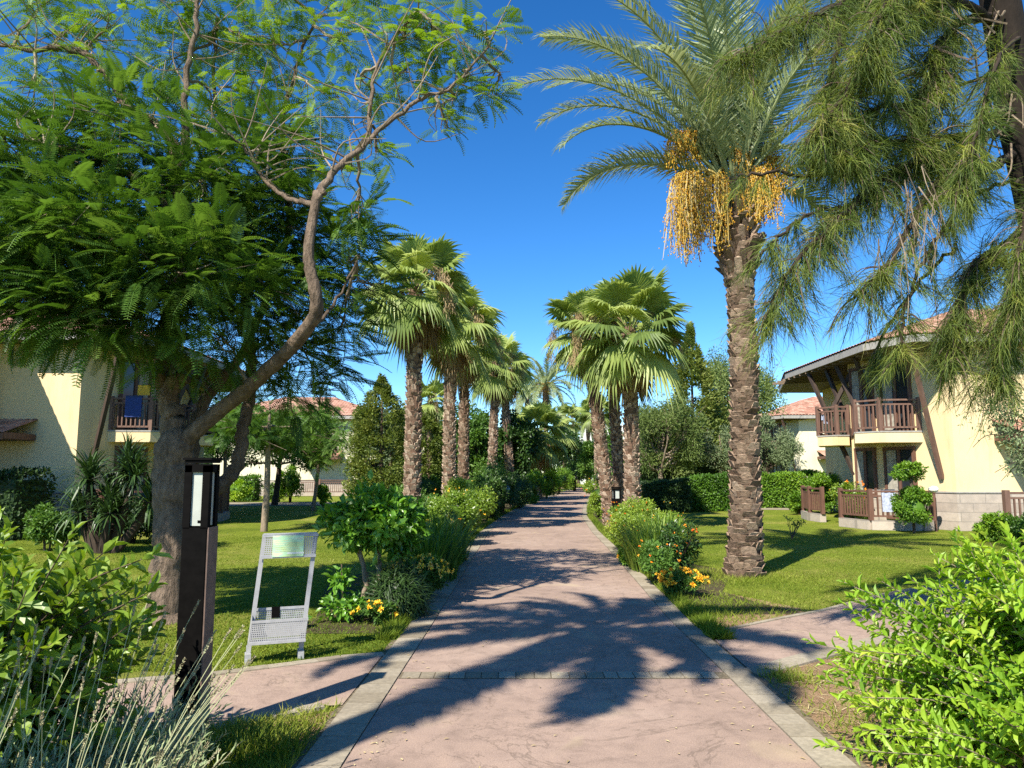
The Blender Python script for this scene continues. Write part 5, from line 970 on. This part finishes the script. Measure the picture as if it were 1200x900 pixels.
bollard('small bollard lamp with white panel at the foot of the palm trio', (X(722, 19.6), 19.6), 1.2, .2, .1, False)
bollard('dark bollard lamp between path shrubs before the magnolia', (X(588, 31), 31), 1.25, .2, .1, False)
bollard('distant bollard lamp at the far bend beside dark bush', (X(673, 63), 63), 1.3, .24, .1, False)
bollard('distant bollard lamp on the pergola side of the bend', (X(701, 46), 46), 1.6, .2, .1, False)
# ------------------------------------------------------------------ metal stand
sx0, sy0 = G(290, 777); sx1, sy1 = G(352, 772); c = np.array(((sx0+sx1)/2, (sy0+sy1)/2)); ang = math.atan2(sy1-sy0, sx1-sx0); Wd = math.hypot(sx1-sx0, sy1-sy0)
t = thing('metal_stand', 'perforated grey metal stand with pale green notice and lower basket on the lawn', 'stand', (c[0], c[1], 0), None, ang)
zt = P(300, 627, sy0)[2]; lean = .10
for s in (-1, 1):
    g = Geo(); beam(g, (s*Wd/2, 0, .05), (s*Wd/2+lean, .02, zt), .036, .022); g.build('leg', M['steel'], t)
    g = Geo(); box(g, (s*Wd/2, 0, .045), (.05, .10, .07), 0); box(g, (s*Wd/2-.012, -.03, .02), (.02, .06, .04)); box(g, (s*Wd/2, .02, .10), (.03, .05, .07)); g.build('foot', M['steel'], t)
def perf(g, x0, x1, z0, z1, y, skew, rows, cols, th=.003):
    """perforated sheet: real holes between cross strips"""
    f = lambda x, z: x+lean*z/zt
    zs = np.linspace(z0, z1, rows*2+1); xs = np.linspace(x0, x1, cols*2+1)
    for i in range(rows*2):
        if i % 2 == 0: beam_z = (zs[i], zs[i+1]); g.add([(f(x0, zs[i]), y, zs[i]), (f(x1, zs[i]), y, zs[i]), (f(x1, zs[i+1]), y+skew, zs[i+1]), (f(x0, zs[i+1]), y+skew, zs[i+1])], np.array([(0, 1, 2, 3)]), .5)
        else:
            for j in range(0, cols*2+1, 2):
                a = xs[j]; b = xs[min(j+1, cols*2)] if j < cols*2 else xs[j]-.0
                if b <= a: continue
                g.add([(f(a, zs[i]), y, zs[i]), (f(b, zs[i]), y, zs[i]), (f(b, zs[i+1]), y+skew, zs[i+1]), (f(a, zs[i+1]), y+skew, zs[i+1])], np.array([(0, 1, 2, 3)]), .5)
h = Wd/2
zp0, zp1 = P(300, 654, sy0)[2], zt+.005; zb0, zb1, zb2 = P(290, 752, sy0)[2], P(290, 727, sy0)[2], P(290, 717, sy0)[2]
g = Geo(); perf(g, -h-.01, h+.01, zp0+.015, zp1-.03, -.015, 0, 9, 26)
for z in (zp0+.005, zp1-.015): beam(g, (-h-.02+lean*z/zt, -.016, z), (h+.02+lean*z/zt, -.016, z), .006, .024)
box(g, (lean, .03, zp1-.004), (Wd+.02, .10, .008)); g.build('top_panel', M['steel'], t)
def mk_notice():
    m, n, b, out = base_mat('printed_notice'); o = ocoord(n, (1, 1, 1)); sp_ = n.nodes.new('ShaderNodeSeparateXYZ'); n.links.new(o, sp_.inputs[0])
    f = noise(n, 5, 3, .6, ocoord(n, (1, 1, 3))); c = ramp(n, f, [(.35, (.50, .68, .30)), (.5, (.42, .72, .46)), (.62, (.72, .70, .42)), (.7, (.45, .68, .55))])
    n.links.new(c, b.inputs['Base Color']); b.inputs['Roughness'].default_value = .35; return m
g = Geo(); zc = (zp0+zp1)/2-.006; box(g, (lean*.93-.012, -.0215, zc), (Wd*.60, .006, (zp1-zp0)*.90)); nb = g.build('notice', mk_notice(), t)
g = Geo(); r_ = rs(8)
for k in range(6): wl = Wd*(.48 if k else .3)*r_.uniform(.7, 1); box(g, (lean*.93-.012-Wd*.25+wl/2, -.0252, zc+.048-.018*k), (wl, .001, .003))
g.build('notice_print', simple('faded_print', (.72, .66, .36), .5), nb)
g = Geo(); box(g, (lean*.93+.05, -.0252, zc-.060), (.14, .001, .016)); g.build('notice_white_strip', simple('faded_white', (.72, .78, .68), .5), nb)
g = Geo(); perf(g, -h-.01, h+.01, zb0+.01, zb1-.01, -.10, 0, 9, 30); perf(g, -h-.0, h+.0, zb0+.02, zb2, .06, 0, 12, 28)
for z, y in ((zb0, -.10), (zb1, -.10), (zb2+.005, .06)): beam(g, (-h-.015+lean*z/zt, y, z), (h+.015+lean*z/zt, y, z), .01, .022)
for s in (-1, 1): q = s*(h+.012); g.add([(q+lean*zb0/zt, -.10, zb0), (q+lean*zb0/zt, .06, zb0), (q+lean*zb2/zt, .06, zb2), (q+lean*zb1/zt, -.10, zb1)], np.array([(0, 1, 2, 3)]))
g.add([(-h+lean*zb0/zt, -.10, zb0), (h+lean*zb0/zt, -.10, zb0), (h+lean*zb0/zt, .06, zb0), (-h+lean*zb0/zt, .06, zb0)], np.array([(0, 1, 2, 3)])); g.build('basket', M['steel'], t)
g = Geo(); box(g, (-.0, .056, (zb1+zb2)/2+.01), (.07, .004, (zb2-zb1)*1.3)); g.build('basket_clip', M['black'], t)
# ------------------------------------------------------------------ near shrubs
def branchy(gs, gl, base, tips, seed, spacing, size, aspect, tmpl=LEAF, tn=(0, 1), start=.35, r0=.008, whorl=2, droop=.0, outang=.9):
    r_ = rs(seed); PP, DD, UU, SZ, TV = [], [], [], [], []
    for b, e in zip(base, tips):
        b = np.array(b); e = np.array(e); L = np.linalg.norm(e-b); mid = b+(e-b)*np.array((.42, .42, .60))+r_.normal(0, .04, 3)*L; pts = spline([b, mid, e+np.array((0, 0, -droop*L))], 7); tube(gs, pts, ramp_r(r0, .0022, len(pts)), 4, r_.random(), 0, False)
        seg = unit(np.gradient(pts, axis=0)); n = int(L*(1-start)/spacing); ph = r_.uniform(0, 6.28); sh_ = r_.random()
        for k in range(n+1):
            s = (start+(1-start)*k/max(n, 1))*(len(pts)-1.001); i = int(s); p = pts[i]+(pts[i+1]-pts[i])*(s-i); d = seg[i]; x = unit(np.cross(d, (.2, .1, 1.))); y = np.cross(d, x)
            end = 1-k/max(n, 1)
            for j in range(whorl):
                a = ph+k*2.4*(1 if whorl == 1 else .65)+j*2*math.pi/whorl; o = x*math.cos(a)+y*math.sin(a); D = unit(d*(.5+.6*(end < .12))+o*outang*(1 if end > .1 else .6)+np.array((0, 0, .12-.25*end))+r_.normal(0, .15, 3)); PP.append(p); DD.append(D); UU.append(d*.9+np.array((0, 0, .6))+r_.normal(0, .2, 3)); SZ.append(size*r_.uniform(.5, 1.2)*(.65+.35*min(1, end*4+.2))); TV.append(np.clip(tn[0]+(tn[1]-tn[0])*(.35*sh_+.35*r_.random()+.30*(1-end)), 0, 1))
    A, B, C = frames(np.array(DD), np.array(UU)); SZ = np.array(SZ); gl.inst(tmpl[0], tmpl[1], np.array(PP), A, B, C, np.stack([SZ*aspect, SZ, SZ*1.2], 1), np.array(TV))
# glossy shrub by the lavender
c = np.array((-2.62, 3.75, 0)); t = thing('leafy_shrub', 'glossy broad-leaved shrub behind the lavender beside the bollard lamp', 'shrub', tuple(c)); gs = Geo(); gl = Geo(); r_ = rs(301); base = []; tips = []
for i in range(230):
    d = unit(np.array((r_.normal(0, 1), r_.normal(0, 1), abs(r_.normal(0, .8))))); rr = r_.uniform(.62, 1.05); e = np.array((d[0]*.90*rr, d[1]*.72*rr, .55+d[2]*.84*rr)); q = r_.uniform(.0, .3)
    if r_.random() < .3: e[2] *= r_.uniform(.35, .9)
    base.append(np.array((d[0]*.06, d[1]*.06, .05+q))); tips.append(e)
for u, v in ((178, 650), (172, 695), (165, 722), (140, 672), (150, 760), (130, 640)): e = P(u, v, 3.8)-c; base.append(np.array((.2, 0, .4))); tips.append(e)
branchy(gs, gl, base, tips, 302, .055, .125, .47, LEAF, (.0, .82), .30, .009, 2)
gs.build('stem', M['bark'], t); gl.build('foliage', M['shrub'], t)
# lime shrub on the other side
c = np.array((3.0, 4.05, 0)); t = thing('leafy_shrub', 'bright lime-green shrub with long arching shoots over the bare soil', 'shrub', tuple(c)); gs = Geo(); gl = Geo(); r_ = rs(311); base = []; tips = []
for i in range(430):
    d = unit(np.array((r_.normal(0, 1), r_.normal(0, 1), abs(r_.normal(0, .75))))); rr = r_.uniform(.6, 1.05); e = np.array((d[0]*1.12*rr, d[1]*.98*rr, .30+d[2]*.72*rr)); 
    if r_.random() < .35: e[2] *= r_.uniform(.3, .8)
    if i % 2: q = r_.uniform(0, .35); base.append(np.array((d[0]*.5*q, d[1]*.5*q, .03+q*.8))); tips.append(e)
    else: base.append(e*np.array((1, 1, .8))*r_.uniform(.35, .8)); tips.append(e*.97+r_.normal(0, .14, 3)+np.array((0, 0, .06)))
for u, v, Y in ((1118, 628, 4.1), (1135, 640, 4.0), (1150, 660, 4.0), (1165, 655, 3.9), (1000, 702, 4.2), (1030, 700, 4.2), (1065, 706, 4.3), (1085, 712, 4.1), (985, 765, 4.2), (1010, 735, 4.2), (1190, 640, 4.2), (1045, 725, 4.0), (1110, 690, 4.0), (1140, 690, 4.0), (1180, 680, 3.8), (985, 790, 4.1), (1195, 668, 3.7), (1100, 665, 4.2), (1012, 880, 3.7), (1030, 860, 3.8), (1000, 820, 4.0)):
    e = P(u, v, Y)-c; base.append(e*np.array((.35, .35, .3))); tips.append(e)
    for k in range(3): f = e+r_.normal(0, .10, 3); base.append(e*np.array((.4, .4, .45))); tips.append(f*np.array((1, 1, .93)))
branchy(gs, gl, base, tips, 312, .034, .086, .36, LEAF, (.0, .95), .2, .0045, 2)
gs.build('stem', M['bark_pale'], t); gl.build('foliage', M['lime'], t)
# lavender
gleaf = []
def lavender(label, loc, r, nst, nlf, H, seed, leanx=.25):
    t = thing('lavender', label, 'plant', (loc[0], loc[1], 0)); r_ = rs(seed); gs = Geo(); gl = Geo(); gp = Geo(); PP, DD, SZ = [], [], []
    for i in range(nlf):
        a = r_.uniform(0, 6.28); q = math.sqrt(r_.random()); b = np.array((math.cos(a)*q*r*.6, math.sin(a)*q*r*.6, 0)); d = unit(np.array((math.cos(a)*q*.7+leanx*.5, math.sin(a)*q*.7, 1.1))+r_.normal(0, .15, 3)); L = H*.55*r_.uniform(.5, 1.15); e = b+d*L
        tube(gs, [b, e], (.003, .0015), 3, .2, 0, False); m = 15; s = np.linspace(.35, 1, m); 
        for k in range(m):
            o = unit(r_.normal(0, 1, 3)); DD.append(unit(d*1.0+o*.75)); PP.append(b+(e-b)*s[k]); SZ.append(r_.uniform(.03, .055))
    n = len(PP); A, B, C = frames(np.array(DD), r_.normal(0, 1, (n, 3))+np.array((0, 0, 1.))); SZ = np.array(SZ); gl.inst(NEEDLE[0], NEEDLE[1], np.array(PP), A, B, C, np.stack([np.full(n, .0085), SZ, SZ], 1), r_.random(n))
    QP, QD, QS = [], [], []
    for i in range(nst):
        a = r_.uniform(0, 6.28); q = math.sqrt(r_.random()); b = np.array((math.cos(a)*q*r*.6, math.sin(a)*q*r*.6, .1)); d = unit(np.array((math.cos(a)*q*.35+leanx, math.sin(a)*q*.3, 1.1))+r_.normal(0, .10, 3)); L = H*r_.uniform(.7, 1.1); pts = spline([b, b+d*L*.5+np.array((-.02, 0, .02)), b+d*L], 4); tube(gs, pts, (.0016,)*len(pts), 3, .9, 0, False)
        sl_ = r_.uniform(.05, .09); dd = unit(pts[-1]-pts[-2]); wl_ = 8
        for k in range(wl_):
            for j in range(5): ph = r_.uniform(0, 6.28); x = unit(np.cross(dd, (.3, .2, 1))); y = np.cross(dd, x); QD.append(unit(dd*1.0+(x*math.cos(ph)+y*math.sin(ph))*.7)); QP.append(pts[-1]+dd*(k/wl_-.3)*sl_); QS.append(.012)
    n = len(QP); A, B, C = frames(np.array(QD), r_.normal(0, 1, (n, 3))+np.array((0, 0, 1.))); gs.inst(LEAF4[0], LEAF4[1], np.array(QP), A, B, C, np.stack([np.full(n, .007), np.full(n, .013), np.full(n, .01)], 1), r_.random(n))
    gs.build('flower_stalks', M['lavspike'], t); gl.build('foliage', M['lavender'], t); return t
lavender('lavender tuft under the broad-leaved shrub with pale dried spikes', (-2.23, 3.11), .42, 22, 420, .80, 321, .12)
lavender('lavender tuft with tall spikes leaning against the bollard lamp', (-1.83, 3.41), .42, 34, 460, .80, 322, .30)
lavender('greyish lavender clump low at the kerb side of the bollard', (-1.60, 3.01), .34, 16, 400, .62, 323, .35)
lavender('lavender tuft behind the bollard lamp with few spikes', (-1.98, 4.01), .34, 14, 200, .78, 324, .35)
lavender('lavender clump with upright dry stalks in the shade of the shrub', (-2.63, 2.91), .42, 22, 420, .82, 325, .0)
lavender('lavender fringe of pale green shoots nearest to the walker', (-2.03, 2.71), .42, 12, 480, .60, 326, .2)
# small stepping twigs of grass seed heads near the bollard
clg = Geo(); clump_blades(clg, (-1.62, 4.45, 0), (.45, .3), 900, .16, .006, 331, (.1, .8), .7, NEEDLE, 1.0); tag(clg.build('wild_grass', M['grass'], None, (-1.62, 4.45, 0)), 'bright wild grass clump between bollard lamp and kerb', 'grass', kind='stuff')
